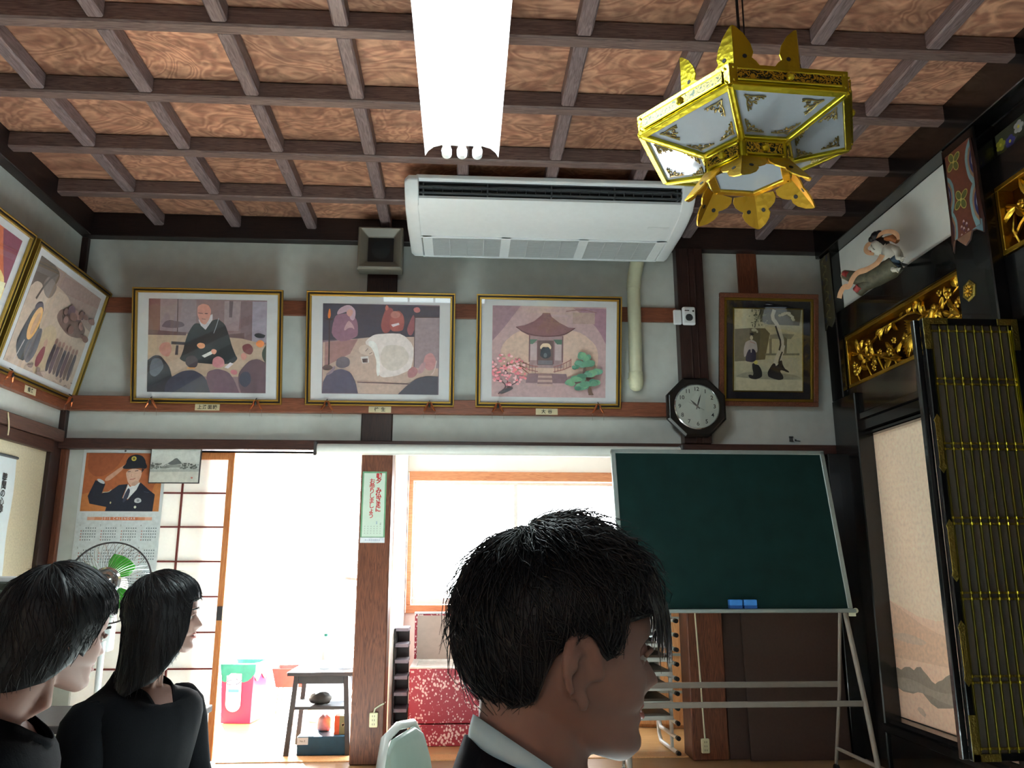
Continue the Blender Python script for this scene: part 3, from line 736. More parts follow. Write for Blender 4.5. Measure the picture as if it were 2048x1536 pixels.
# 6 small dark picture beside the altar side
t6 = thing('framed_picture', 'small brown framed picture of a court figure under a twisted tree, right of the clock', 'picture', back(1.968, YB - .03, 2.118, math.radians(11)))
w6, h6 = .655, .735
fr = MB()
def rim6(a, b, z1, m):
    fr.m = m
    for (x0, x1, y0, y1) in ((-w6/2 + a, w6/2 - a, a, b), (-w6/2 + a, w6/2 - a, h6 - b, h6 - a), (-w6/2 + a, -w6/2 + b, b, h6 - b), (w6/2 - b, w6/2 - a, b, h6 - b)): fr.bx(x0, x1, y0, y1, 0, z1)
rim6(0, .03, .03, 0); rim6(.03, .048, .022, 1); rim6(.093, .101, .012, 1)
fr.build('frame', [M_['redz'], gold('dull gilt slip', '#8a7434', .45, .1, 40)], t6, bevel=.003, seg=1)
MB().bx(-w6/2 + .01, w6/2 - .01, .01, h6 - .01, -.004, .006).build('mount', plain('navy mount cloth', '#12101c', .8), t6)
i6 = [('#a8a284',), ('#b8b294', [(90, 140), (700, 140), (560, 440), (90, 450)]), ('#5a5644', [(500, 140), (1170, 140), (1140, 390), (640, 380), (500, 330)]), ('#6c6654', [(90, 460), (330, 440), (330, 960), (90, 960)]), ('#5c543c', [(330, 440), (580, 440), (660, 520), (580, 930), (330, 950)]), ('#7c7a68', [(660, 540), (840, 520), (1060, 525), (1000, 600), (660, 600)]), ('#6c6858', [(650, 600), (690, 600), (690, 850), (650, 850)]), ('#64604e', [(890, 560), (940, 600), (930, 830), (890, 830)]), ('#6c6a58', [(580, 830), (1140, 820), (1140, 850), (580, 860)]),
      ('#a4a088', [(110, 960), (1170, 880), (1190, 1240), (110, 1200)]), ('#b4ae94', [(110, 1200), (1190, 1240), (1190, 1400), (110, 1400)]), ('s', '#8c8a78', [(120, 1160), (400, 1100), (900, 1130), (1170, 1180), (1170, 1240), (120, 1220)]),
      ('l', '#b4ae9c', 60, [(730, 150), (690, 270), (780, 380), (830, 520), (870, 680), (800, 830), (750, 950), (755, 1040)]), ('l', '#1c1a1c', 26, [(750, 400), (790, 520), (840, 660), (810, 780)]), ('l', '#b4ae9c', 34, [(890, 700), (860, 830), (810, 970)]), ('l', '#1c1a1c', 20, [(860, 800), (820, 900), (800, 980)]), ('l', '#1c1a1c', 14, [(510, 150), (480, 260), (430, 330), (412, 430)]),
      ('s', '#1a181c', [(600, 1170), (660, 1040), (740, 950), (760, 1060), (850, 880), (870, 1050), (980, 1100), (960, 1130), (860, 1080), (810, 1100), (890, 1180), (860, 1250), (700, 1220)]), ('s', '#1a181c', [(300, 1190), (330, 1150), (410, 1190), (360, 1020), (390, 970), (440, 1010), (490, 1010), (550, 1160), (500, 1220), (380, 1240)]), ('e', '#b4b064', 430, 970, 32, 32),
      ('s', '#a8a09c', [(230, 890), (240, 700), (290, 630), (420, 620), (460, 720), (450, 850), (400, 760), (320, 770), (270, 890)]), ('s', '#302c40', [(250, 940), (300, 780), (340, 770), (420, 760), (440, 880), (420, 970), (300, 965)]), ('#a8a09c', [(345, 760), (365, 760), (362, 820), (348, 820)]), ('e', '#b4a88c', 358, 590, 26, 34), ('s', '#28221c', [(320, 540), (340, 510), (400, 520), (390, 560)]), ('e', '#a8a48c', 400, 470, 44, 26), ('e', '#a8a48c', 450, 495, 16, 22), ('l', '#9a6a58', 8, [(330, 650), (420, 680)])]
for q in range(40): i6.append(('e', rr.choice(['#6c6a54', '#84826c', '#585644']), rr.uniform(300, 640), rr.uniform(150, 400), rr.uniform(10, 30), rr.uniform(6, 14), rr.uniform(0, 180)))
for q in range(16): i6.append(('e', '#b0ac98', 820 + 14 * q + rr.uniform(-20, 20), 240 - 40 * math.sin(q / 5) + (q > 10) * (q - 10) * 14, 26, 20))
art('print', M_['print'], t6, (-w6/2 + .1, .1, w6/2 - .1, h6 - .1), (80, 140, 1190, 1410), i6, z=.0085, k=1.35)
MB().bx(-w6/2 + .04, w6/2 - .04, .04, h6 - .04, .0165, .018).build('glass', M_['glass'], t6)

# ------------------------------------------------------------------ copper hooks, captions
hook0 = None
def hook(M, label):
    global hook0
    if hook0 is None:
        t = thing('picture_hook', label, 'hook', M, 'copper hooks under the framed prints')
        mb = MB()
        for s in (-1, 1):
            mb.loft([[V((s * .004, .028, .03)), V((s * .014, .022, .02)), V((s * .010, .016, .014)), V((s * .002, .018, .026))],
                     [V((s * .012, .002, .034)), V((s * .030, -.010, .020)), V((s * .026, -.014, .012)), V((s * .010, -.004, .026))],
                     [V((s * .030, -.026, .022)), V((s * .040, -.030, .016)), V((s * .038, -.032, .012)), V((s * .029, -.029, .018))]])
        mb.build('hook_wings', M_['copper'], t)
        MB().ball((0, .004, .034), .009, (.8, 1.6, .6)).tube([(0, .03, .03), (0, .04, .012)], .003).build('hook_pin', M_['blackplastic'], t)
        for s in (-1, 1): MB().tube([(s * .035, -.03, .016), (s * .036, -.05, .012), (s * .036, -.075, .010)], .0008, 4).build('wire_tail', M_['steel'], t)
        hook0 = t; return t
    return dup(hook0, M, label)
names = ('the seated priest print', 'the white quilt print', 'the pavilion print')
for (cx, w, nm) in ((-1.605, .92, names[0]), (-.535, .93, names[1]), (.53, .93, names[2])):
    for s, side in ((-1, 'left'), (1, 'right')):
        hook(back(cx + s * .318 - .005, YB - .078, 2.078), 'copper butterfly hook at the lower %s of %s' % (side, nm))
hook(left(XL + .078, 4.95, 2.078), 'copper butterfly hook under the travellers print, nearest the corner')
hook(left(XL + .078, 4.29, 2.078), 'copper butterfly hook under the travellers print, at the left edge of the photo')
def caption(M, s, label, w=.145):
    t = thing('caption_label', label, 'label', M, 'paper captions on the picture rail')
    MB().bx(-w/2, w/2, -.02, .02, 0, .0016).build('label_paper', M_['cream'], t)
    text('label_writing', s, .029, M_['ink'], t, (0, -.001, .0022), track=1.15, bold=.0006)
caption(back(-1.60, YB - .0495, 2.065), '上洛面談', 'cream paper caption with four written characters under the priest print', .15)
caption(back(-.535, YB - .0495, 2.063), '往 生', 'cream paper caption with two characters under the white quilt print', .14)
caption(back(.52, YB - .0495, 2.062), '大 谷', 'cream paper caption with two characters under the pavilion print', .14)
caption(left(XL + .0445, 4.60, 2.065), '帰洛', 'cream paper caption on the left wall rail under the travellers print', .12)

# ------------------------------------------------------------------ wall clock
t = thing('wall_clock', 'black octagonal wall clock hanging on the dark post', 'clock', back(1.466, YB - .10, 2.088))
a8 = .1885; oc = [(a8 / math.cos(PI/8) * math.cos(PI/8 + k * PI/4), a8 / math.cos(PI/8) * math.sin(PI/8 + k * PI/4)) for k in range(8)]
mb = MB(); mb.prism(oc, 0, .035)
inner = [(x * .93, y * .93) for x, y in oc]
mb.loft([[V((x, y, .035)) for x, y in oc], [V((x, y, .048)) for x, y in inner], [V((x * .80, y * .80, .046)) for x, y in oc]])
mb.build('case', plain('dark clock case', '#120f0e', .3), t, bevel=.002, seg=1)
MB().lathe([(.141, .045), (.147, .050), (.141, .056), (.137, .052), (.136, .047)], 48).build('bezel', M_['chrome'], t, autosmooth=40)
MB().lathe([(.138, .046), (.138, .0495)], 48).build('dial', plain('pale clock dial', '#c8d2c8', .6, var=.02), t)
for h in range(1, 13):
    a = PI/2 - h * PI/6
    text('numeral', str(h), .036, M_['ink'], t, (.112 * math.cos(a), .112 * math.sin(a), .0505), bold=.0006)
def hand(name, ang, L, w):
    mb = MB(); d = V((math.sin(ang), math.cos(ang), 0)); q = V((d.y, -d.x, 0)); z = V((0, 0, .053))
    pts = [d * -.02 + q * w * .5, d * L * .45 + q * w, d * L, d * L * .45 - q * w, d * -.02 - q * w * .5]
    mb.loft([[z + p for p in pts], [z + p + V((0, 0, .0015)) for p in pts]]); mb.build(name, M_['ink'], t)
hand('hour_hand', math.radians(-46), .062, .006); hand('minute_hand', math.radians(18), .088, .005)
sh = MB(); sh.bar((-.055, .028, .0555), (.042, -.024, .0555), .002, .001); sh.lathe([(.006, .052), (.006, .057)], 12); sh.build('second_hand', M_['steel'], t)
MB().lathe([(.137, .0575), (.08, .060), (.001, .061), (.001, .0605), (.08, .0595), (.137, .057)], 40).build('clock_glass', M_['glass'], t, autosmooth=60)

# ------------------------------------------------------------------ alarms, wall hook, conduit
t = thing('gas_alarm', 'small white alarm with a round grille on the dark post', 'alarm', back(1.452, YB - .095, 2.697))
MB().bx(-.044, .044, -.062, .062, 0, .032).build('alarm_case', M_['whiteplastic'], t, bevel=.014, seg=3)
r = MB()
for k in range(4): r.lathe([(.009 + .005 * k, .032), (.009 + .005 * k, .0335), (.0065 + .005 * k, .0335), (.0065 + .005 * k, .032)], 24, (-.002, -.014, 0))
r.build('round_grille', M_['greyvent'], t)
MB().lathe([(.006, .032), (.006, .034)], 12, (.026, .03, 0)).bx(-.03, .0, .03, .036, .032, .033).build('indicator', M_['blackplastic'], t)
o = MB().bx(-.027, .027, -.05, .05, 0, .022).build('sensor_box', M_['whiteplastic'], None, bevel=.008, M=back(1.378, YB - .092, 2.69))
tag(o, 'plain white sensor box left of the round grille alarm', 'sensor')
t = thing('wall_hook', 'tiny dark metal hook on the plaster above the chalkboard', 'hook', back(2.118, YB - .001, 1.915))
MB().bx(-.012, .012, .004, .01, 0, .012).bx(-.009, -.004, -.02, .004, 0, .006).bx(.003, .008, -.02, .004, 0, .006).bx(-.012, .014, -.022, -.018, 0, .01).build('hook_plate', M_['darkgrey'], t)
MB().bar((.03, -.016, .004), (.06, -.020, .004), .004, .004).ball((.028, -.014, .005), .006).build('hook_nail', M_['darkgrey'], t)
t = thing('pipe_duct', 'ivory pipe cover running down the wall from the air conditioner', 'pipe', back(1.103, YB, 2.28))
MB().tube([(.004, .63, .046), (.003, .3, .046), (0, .05, .046)], .044, 20).build('pipe', M_['ivory'], t, autosmooth=50)
MB().tube([(.03, .85, .09), (.028, .80, .075), (.014, .72, .052), (.005, .64, .046), (.004, .62, .046)], .047, 20).build('elbow', M_['ivory'], t, autosmooth=50)
MB().lathe([(.001, -.075), (.022, -.072), (.04, -.058), (.048, -.03), (.048, .045), (.044, .05)], 24, (0, 0, .046), 'y').bx(-.0485, .0485, .01, .013, .0, .05).build('end_cap', plain('cream end cap', '#d8d8b8', .4), t, autosmooth=40)

# ------------------------------------------------------------------ wall loudspeaker
t = thing('wall_speaker', 'grey box loudspeaker with a black square mouth, left of the air conditioner', 'speaker', back(-.553, YB - .08, 2.945))
mb = MB()
def sq(h, z, cy=.135): return [V((-h, cy - h, z)), V((h, cy - h, z)), V((h, cy + h, z)), V((-h, cy + h, z))]
mb.loft([sq(.125, 0), sq(.14, .03), sq(.143, .13), sq(.132, .15), sq(.085, .112), sq(.083, .10)], cap=True)
mb.build('housing', M_['greyplastic'], t, bevel=.006)
g = MB(); g.bx(-.082, .082, .053, .217, .098, .102)
g.build('mouth', M_['blackplastic'], t)
MB().lathe([(.06, .102), (.045, .1035), (.015, .104), (.001, .106)], 24, (0, .135, 0)).build('cone', plain('speaker cone', '#0a1418', .5), t, autosmooth=50)
MB().bx(-.05, .05, .06, .2, -.08, .002).build('bracket', M_['blackplastic'], t)

# ------------------------------------------------------------------ air conditioner
t = thing('air_conditioner', 'long white air conditioner hung under the ceiling against the back wall', 'air conditioner', (.487, 4.6, 3.055))
X0, X1 = -.80, .78
prof = [(-.335, .085), (-.30, .052), (-.20, .028), (-.05, .012), (.02, .008)]       # curved front underside (y,z)
def shell(name, pts, x0, x1, mat, **k):
    mb = MB(); mb.loft([[V((x0, y, z)) for y, z in pts], [V((x1, y, z)) for y, z in pts]]); return mb.build(name, mat, t, **k)
shell('underside', prof + [(.02, .03), (-.05, .034), (-.20, .05), (-.30, .074), (-.335, .10)], X0 + .03, X1 - .03, M_['whiteplastic'], autosmooth=40)
shell('top_cover', [(-.39, .185), (-.37, .205), (.33, .205), (.33, .03), (.30, .03), (.30, .17), (-.36, .17)], X0, X1, M_['whiteplastic'], autosmooth=30)
for s, x in ((-1, X0), (1, X1)):
    mb = MB(); side = [(-.40, .195), (-.405, .165), (-.36, .10), (-.31, .055), (-.20, .025), (-.03, .004), (.33, -.004), (.35, .02), (.35, .20)]
    out = [(y * .96 + .0, .09 + (z - .09) * .82) for y, z in side]
    mb.loft([[V((x - s * .035, y, z)) for y, z in side], [V((x + s * .02, y, z)) for y, z in side], [V((x + s * .045, y, z)) for y, z in out]])
    mb.build('side_cap', M_['whiteplastic'], t, bevel=.006, autosmooth=35)
sl = MB(); sl.bx(X0 + .03, X1 - .03, -.30, -.29, .08, .18); sl.build('outlet_recess', M_['blackplastic'], t)
lv = MB()
for y, z in ((-.365, .168), (-.352, .112)): lv.bx(X0 + .035, X1 - .035, y, y + .03, z, z + .006)
lv.bx(X0 + .035, X1 - .035, -.366, -.33, .138, .146)
for k in range(5):
    a = X0 + .06 + k * (X1 - X0 - .12) / 4
    lv.bx(a - .004, a + .004, -.36, -.32, .10, .17)
    if k < 4:
        for q in range(1, 7): lv.bx(a + q * .055 - .0015, a + q * .055 + .0015, -.362, -.34, .118, .142)
lv.build('outlet_louvre', M_['greyvent'], t)
fr = MB(); fr.bx(X0 + .02, X1 - .02, -.40, -.38, .172, .20); fr.build('front_lip', M_['whiteplastic'], t, bevel=.006)
gw = (X1 - X0 - .14) / 3
fr = MB(); fr.bx(X0 + .03, X1 - .03, .02, .032, -.002, .02); fr.bx(X0 + .03, X1 - .03, .315, .335, -.006, .03)
for k in range(4): a = X0 + .07 + k * gw; fr.bx(a - .03, a + .03, .02, .33, -.003, .015)
fr.build('grille_frame', M_['whiteplastic'], t, bevel=.003, seg=1)
for k in range(3):
    a = X0 + .10 + k * gw; b = a + gw - .06; g = MB()
    for q in range(25): y = .034 + q * .0113; g.bx(a, b, y, y + .0052, -.001, .006)
    for q in range(1, 4): x = a + (b - a) * q / 4; g.bx(x - .002, x + .002, .032, .315, -.003, .006)
    g.build('intake_grille', plain('pale grey grille', '#c2c8cc', .5, var=.02) if k == 0 else bpy.data.materials['pale grey grille'], t)
MB().bx(X0 + .05, X1 - .05, .03, .32, .012, .016).build('filter', M_['greyvent'], t)
MB().bx(X1 - .19, X1 - .06, -.155, -.10, .02, .0215).build('access_flap', M_['whiteplastic'], t)
hn = MB()
for x in (X0 + .15, X1 - .15): hn.bx(x - .02, x + .02, -.2, .2, .20, .235)
hn.build('hanger_bracket', M_['blackplastic'], t)

# ------------------------------------------------------------------ fluorescent lamp
t = thing('fluorescent_lamp', 'long white three-tube fluorescent lamp hanging under the ceiling', 'lamp', (-.028, 1.92, 2.84))
L = 1.28; hw = .158
pts = [(-hw, -.012), (-hw + .012, .010), (-hw + .035, .030), (-hw + .07, .040), (hw - .07, .040), (hw - .035, .030), (hw - .012, .010), (hw, -.012)]
mb = MB(); out = [(x, z + .004) for x, z in pts]
loop = pts + out[::-1]
mb.loft([[V((x, 0, z)) for x, z in loop], [V((x, L, z)) for x, z in loop]])
mb.build('reflector', M_['whitemetal'], t, autosmooth=35)
MB().bx(-.05, .05, .03, L - .03, .044, .085).build('ballast_box', M_['whitemetal'], t, bevel=.006)
for x in (-.066, 0, .066):
    tb = MB().tube([(x, .035, .008), (x, L - .028, .008)], .0155, 16).build('lamp_tube', M_['tube'], t, autosmooth=50)
for e in (0, 1):
    for x in (-.066, 0, .066):
        y0, y1 = ((0.0, .03) if e == 0 else (L - .022, L + .012))
        mb = MB(); mb.lathe([(.022, y0), (.022, y1)] , 18, (x, 0, .004), 'y'); mb.bx(x - .016, x + .016, y0, y1, .004, .040)
        mb.build('lamp_socket', M_['whiteplastic'], t, autosmooth=40)
hg = MB()
for y in (.2, L - .2): hg.tube([(0, y, .08), (0, y, .41)], .006)
hg.build('hanging_rod', M_['steel'], t)

# ------------------------------------------------------------------ projection screen case along the lintel
t = thing('screen_roller', 'white rolled projection screen case fixed along the dark lintel', 'projection screen', (0.2, YB - .115, 1.80))
MB().lathe([(.034, -1.10), (.034, 1.15)], 20, (0, 0, 0), 'x').build('roller_case', M_['whitemetal'], t, autosmooth=40)
for x in (-1.115, 1.15): MB().bx(x, x + .018, -.045, .048, -.045, .045).build('end_bracket', M_['darkgrey'], t, bevel=.006)

# ------------------------------------------------------------------ calendars and prints on the left
t = thing('police_calendar', 'wall calendar with a saluting police officer on an orange ground', 'calendar', back(-2.085, YB - .002, .94))
W, H = .50, .86
MB().bx(-W/2, W/2, 0, H, 0, .002).build('calendar_sheet', plain('calendar paper', '#d4dade', .7, var=.02), t)
pi = [('#b0623a',), ('s', '#9c5434', [(130, 155), (560, 155), (420, 400), (130, 420)]), ('s', '#c47a44', [(100, 600), (300, 560), (420, 780), (100, 780)]), ('s', '#c47a44', [(900, 480), (1010, 480), (1010, 780), (940, 780)]),
      ('s', '#c89a84', [(330, 440), (430, 370), (540, 290), (570, 310), (470, 400), (380, 470)]), ('l', '#c89a84', 18, [(470, 360), (560, 290)]),
      ('#202434', [(170, 620), (240, 450), (360, 490), (330, 590), (420, 570), (520, 500), (620, 490), (570, 640), (640, 660), (770, 470), (860, 540), (950, 600), (940, 780), (390, 780), (400, 735), (200, 700)]),
      ('s', '#c8ccd4', [(250, 450), (270, 430), (330, 450), (360, 480), (330, 495)]), ('#d8dce0', [(625, 490), (650, 520), (765, 470), (730, 550), (640, 650), (580, 640)]), ('s', '#3c3c50', [(620, 540), (650, 530), (660, 590), (610, 690), (570, 680)]),
      ('s', '#d8b09c', [(580, 330), (770, 320), (775, 400), (740, 470), (680, 520), (640, 500), (600, 430)]), ('s', '#c8a08c', [(650, 470), (760, 450), (750, 480), (680, 525)]),
      ('l', '#3c2828', 7, [(605, 358), (640, 352)]), ('l', '#3c2828', 7, [(690, 350), (730, 344)]), ('l', '#a85c54', 8, [(640, 440), (680, 438), (705, 425)]), ('l', '#b88874', 5, [(660, 380), (650, 405), (665, 410)]),
      ('s', '#181c28', [(540, 300), (580, 280), (580, 220), (640, 170), (740, 170), (800, 220), (810, 270), (830, 290), (820, 330), (760, 315), (640, 325), (550, 330)]), ('e', '#c8b850', 665, 215, 30, 26), ('e', '#6c6430', 665, 215, 14, 14), ('#2c1c20', [(770, 320), (800, 330), (770, 370)]),
      ('s', '#c8ccd0', [(715, 670), (730, 640), (775, 635), (805, 660), (795, 690), (730, 692)]), ('e', '#8c9098', 762, 665, 16, 14), ('e', '#d0d0c0', 735, 735, 14, 14), ('e', '#c8c090', 445, 690, 9, 12), ('l', '#c8c8b0', 6, [(340, 580), (410, 578), (440, 550)]), ('l', '#4c5468', 5, [(820, 570), (880, 580)])]
art('officer_photo', M_['print'], t, (-W/2 + .018, H - .375, W/2 - .018, H - .02), (100, 155, 1010, 780), pi, z=.0035, k=1.0)
ci = [('#d0d8dc',)]
for q in range(9): ci.append(('#e0a890' if q in (0, 8) else '#d8906c' if q in (1, 7) else '#d07850', [(12 + 8.4 * q, 5), (12 + 8.4 * (q + 1), 5), (12 + 8.4 * (q + 1), 9), (12 + 8.4 * q, 9)]))
for m in range(12):
    mx, my = 4 + (m % 4) * 23.5, 13 + (m // 4) * 27
    for rw in range(5):
        for c in range(7):
            if rw * 7 + c in range(2, 33): ci.append(('#6c7880' if c else '#b06a64', [(mx + 2 + c * 2.7, my + 5 + rw * 3.6), (mx + 3.3 + c * 2.7, my + 5 + rw * 3.6), (mx + 3.3 + c * 2.7, my + 6.4 + rw * 3.6), (mx + 2 + c * 2.7, my + 6.4 + rw * 3.6)]))
art('month_tables', M_['print'], t, (-W/2 + .005, .01, W/2 - .005, H - .385), (0, 0, 97, 96), ci, z=.0025, k=1.0, dz=.000004)
text('calendar_title', '2010 CALENDAR', .019, plain('white print', '#f0f0ee', .6), t, (0, H - .385 - .034, .0046), track=1.5)
for m in range(12): text('month_number', str(m + 1), .014, M_['ink'], t, (-W/2 + .03 + (m % 4) * .119, H - .385 - .075 - (m // 4) * .132, .0042))
MB().lathe([(.006, -.012), (.006, .005)], 10, (0, H - .008, 0)).build('drawing_pin', M_['chrome'], t)
t = thing('temple_print', 'small thin-framed print of a temple hall overlapping the police calendar', 'picture', back(-1.765, YB - .035, 1.592))
MB().bx(-.152, .152, 0, .218, 0, .012).build('frame', M_['darkgrey'], t, bevel=.002, seg=1)
ti = [('#b8bcb8',), ('#c8ccc8', [(0, 0), (100, 0), (100, 50), (0, 50)]), ('#a8aca8', [(0, 62), (100, 60), (100, 68), (0, 70)]), ('#c4c4bc', [(0, 70), (100, 68), (100, 100), (0, 100)]),
      ('s', '#686c6c', [(30, 48), (44, 36), (52, 26), (56, 32), (64, 42), (60, 48)]), ('#8c908c', [(32, 48), (62, 48), (62, 56), (32, 56)]), ('l', '#5c6060', 1.2, [(28, 50), (40, 42), (52, 26), (58, 38), (66, 46)]), ('s', '#787c78', [(20, 56), (30, 50), (40, 54), (40, 58), (20, 60)])]
for q in range(60):
    x = rr.choice([rr.uniform(2, 22), rr.uniform(62, 82), rr.uniform(84, 98)]); ti.append(('e', rr.choice(['#6c706c', '#80847f', '#5c605c']), x, rr.uniform(44, 60), rr.uniform(1, 3.5), rr.uniform(1, 3)))
for q in range(14): ti.append(('l', '#8c908c', .6, [(3 + 6 * q, 66), (7 + 6 * q, 66.5)]))
ti.append(('e', '#c06a60', 88, 87, 2.2, 2.4))
art('print', M_['print'], t, (-.146, .006, .146, .212), (0, 0, 100, 100), ti, z=.0135, k=1.1)
t = thing('pillar_calendar', 'narrow green bordered calendar with red vertical writing on the brown pillar', 'calendar', back(-.545, 4.984, 1.238))
W, H = .146, .428
MB().bx(-W/2, W/2, .032, H, 0, .002).build('green_border', plain('green border card', '#6ca07c', .7), t)
MB().bx(-W/2 + .009, W/2 - .009, .036, H - .01, .002, .0028).build('sheet', plain('pale green sheet', '#cfe0d2', .8, var=.02), t)
MB().bx(-W/2, W/2, 0, .031, 0, .0025).build('footer_strip', plain('white footer', '#dfe2e8', .8), t)
text('writing', '朝\n夕\n　\nみ\n仏\nさ\nま\nに', .036, M_['redink'], t, (.027, H - .130, .0032), line=.80, bold=.0012, kind=None)
text('writing', 'お\n参\nり\nし\nま\nし\nょ\nう', .036, M_['redink'], t, (-.013, H - .165, .0032), line=.82, bold=.0006)
for k in range(6):
    for q in range(4): text('small_writing', '日' if k > 3 else '月', .0065, M_['ink'], t, (-.048 + k * .0185, .044 + q * .0135 + .012, .0032))
text('small_writing', '聖\n典', .009, plain('blue print', '#3c7cb0', .7), t, (.022, .118, .0032)); text('small_writing', '法\n語', .008, M_['ink'], t, (.045, .112, .0032))
text('footer_writing', '浄土真宗本願寺派', .0105, plain('pale blue print', '#8c94b4', .7), t, (0, .015, .0032), track=1.2)
# scroll on the left wall
t = thing('calligraphy_sheet', 'long white paper with vertical brush writing hung on the left wall', 'wall sheet', left(XL + .003, 4.21, .93))
mb = MB(); rows_ = []
for k in range(9):
    z = .75 * k / 8; rows_.append([V((-.42, z, .004 + .006 * math.sin(k))), V((.42, z, .004 + .004 * math.sin(k * 1.3))), V((.42, z, .006 + .004 * math.sin(k * 1.3))), V((-.42, z, .006 + .006 * math.sin(k)))])
mb.loft(rows_); mb.build('paper', plain('blueish white paper', '#d2e0e6', .75, var=.02), t)
text('writing', '聴\n聞\nの\n心\n得', .047, M_['ink'], t, (.315, .55, .0115), line=.93, bold=.001)
text('writing', '一\n、\nこ\nの\nた\nび\nの\nこ\nの\nご\n縁\nは', .042, M_['ink'], t, (.21, .43, .0115), line=.93, bold=.001)
text('writing', '初\n事\nと\n思\nう\nべ\nし', .042, M_['ink'], t, (.10, .43, .0115), line=.93)
MB().tube([(-.42, .755, .008), (.42, .755, .008)], .008).build('top_rod', M_['greyvent'], t)
o = MB().tube([(0, 0, 0), (.012, -.045, .004), (.025, -.085, .003), (.03, -.12, 0)], .004, 6).build('hanging_cord', M_['cream'], None, M=left(XL + .062, 4.38, 1.90))
tag(o, 'pale cord hanging from the side lintel above the calligraphy sheet', 'cord')

# ------------------------------------------------------------------ sockets
def socket(M, label, wire):
    t = thing('wall_socket', label, 'socket', M, 'ivory sockets at the foot of the posts')
    MB().bx(-.0245, .0245, -.04, .04, 0, .022).build('socket_case', plain('socket ivory', '#d8d4b0', .4, var=.03) if 'socket ivory' not in bpy.data.materials else bpy.data.materials['socket ivory'], t, bevel=.006)
    s = MB()
    for y in (-.022, 0, .022):
        for x in (-.006, .006): s.bx(x - .0012, x + .0012, y - .005, y + .005, .022, .0228)
    s.build('slots', M_['ink'], t)
    MB().tube(wire, .005, 8).build('cable', M_['ivory'], t, autosmooth=60)
socket(back(-.498, 4.984, .243), 'ivory socket low on the brown pillar left of the petal chest', [(0, .038, .01), (.006, .06, .009), (.03, .075, .007), (.052, .085, .0), (.056, .085, -.05)])
socket(back(1.422, 4.984, .083), 'ivory socket low on the post behind the chalkboard', [(0, .038, .01), (-.008, .3, .006), (-.025, .8, .006), (-.03, 1.7, .006)])
# ------------------------------------------------------------------ hexagonal temple lantern
LC = V((.886, 2.30, 0)); ph = math.radians(183.5)
t = thing('temple_lantern', 'gilt six sided hanging lantern with white panels and leaf finials', 'lantern', (LC.x, LC.y, 2.292))
dz = -2.292
def hx(r, z, k, off=0.0): a = ph + (k + off) * PI / 3; return V((r * math.cos(a), r * math.sin(a), z + dz))
R1, R2, Z1, Z2, Z3, Z4 = .352, .138, 2.423, 2.48, 2.367, 2.300
def ringband(name, r0, z0, r1, z1, th, mat, **kw):
    mb = MB()
    o = [[hx(r0, z0, k) for k in range(6)], [hx(r1, z1, k) for k in range(6)], [hx(r1 - th, z1, k) for k in range(6)], [hx(r0 - th, z0, k) for k in range(6)]]
    mb.loft([[r[k] for r in o] for k in list(range(6)) + [0]], True, False)
    return mb.build(name, mat, t, **kw)
ringband('upper_band', R1, Z1, R1 + .004, Z2 + .004, .012, M_['gold'])
# fretwork strip set into each face of the bands, with a raised border and a boss
def strip(k, r, z0, z1, inset, name):
    a, b = hx(r, z0, k), hx(r, z0, k + 1); c, d = hx(r, z1, k + 1), hx(r, z1, k)
    n_ = (hx(1, 0, k, .5) - V((0, 0, dz))); n_.z = 0; n_.normalize()
    u = (b - a).normalized(); q = [a + u * inset, b - u * inset, c - u * inset, d + u * inset]
    h = z1 - z0; q = [q[0] + V((0, 0, h * .2)), q[1] + V((0, 0, h * .2)), q[2] - V((0, 0, h * .2)), q[3] - V((0, 0, h * .2))]
    mb = MB(); mb.loft([[p + n_ * .002 for p in q], [p + n_ * .006 for p in q]])
    o = mb.build(name, M_['fretwork'], t)
    bs = MB()
    for p0, p1 in ((q[0], q[1]), (q[2], q[3])): bs.tube([p0 + n_ * .006, p1 + n_ * .006], .0035, 6)
    m = (q[0] + q[1] + q[2] + q[3]) / 4; bs.ball(m + n_ * .006, .013, (1, 1, 1), 10, 6)
    for p in (a + u * .012, b - u * .012):
        for z in (.15, .85): bs.ball(p + n_ * .004 + V((0, 0, h * z)), .004, n=6, m=4)
    bs.build('band_studs', M_['gold'], t)
for k in range(6): strip(k, R1 - .0 * k + .001, Z1 - 0, Z2 + .0, .022, 'fretwork_strip')
ringband('lower_band', R2, Z4, R2 + .002, Z3, .008, M_['gold'])
for k in range(6): strip(k, R2 + .001, Z4, Z3, .012, 'fretwork_strip')
# slanting frosted panes with scrollwork in the corners, framed by square bars
def curl(mb, c, e1, e2, nrm, s, mir):
    """A small brass arabesque: three spirals off a forked stem."""
    def P(x, y): return c + e1 * (x * s) + e2 * (y * s * mir) + nrm * .003
    for (x0, y0, a0, tr, r0) in ((.28, .28, 0.6, 5.5, .20), (.62, .16, 2.6, -5.5, .15), (.16, .62, -1.2, 5.5, .15), (.9, .1, 1.2, 5, .10), (.1, .92, .2, -5, .10), (.5, .45, 1, 5, .10)):
        path = []
        for i in range(13):
            f = i / 12; r = r0 * (1 - .75 * f); a = a0 + tr * f
            path.append(P(x0 + r * math.cos(a), y0 + r * math.sin(a)))
        mb.tube(path, .0022, 4)
    mb.tube([P(.02, .02), P(.3, .1), P(.62, .05), P(1.05, .06)], .0022, 4); mb.tube([P(.02, .02), P(.1, .3), P(.05, .62), P(.06, 1.05)], .0022, 4)
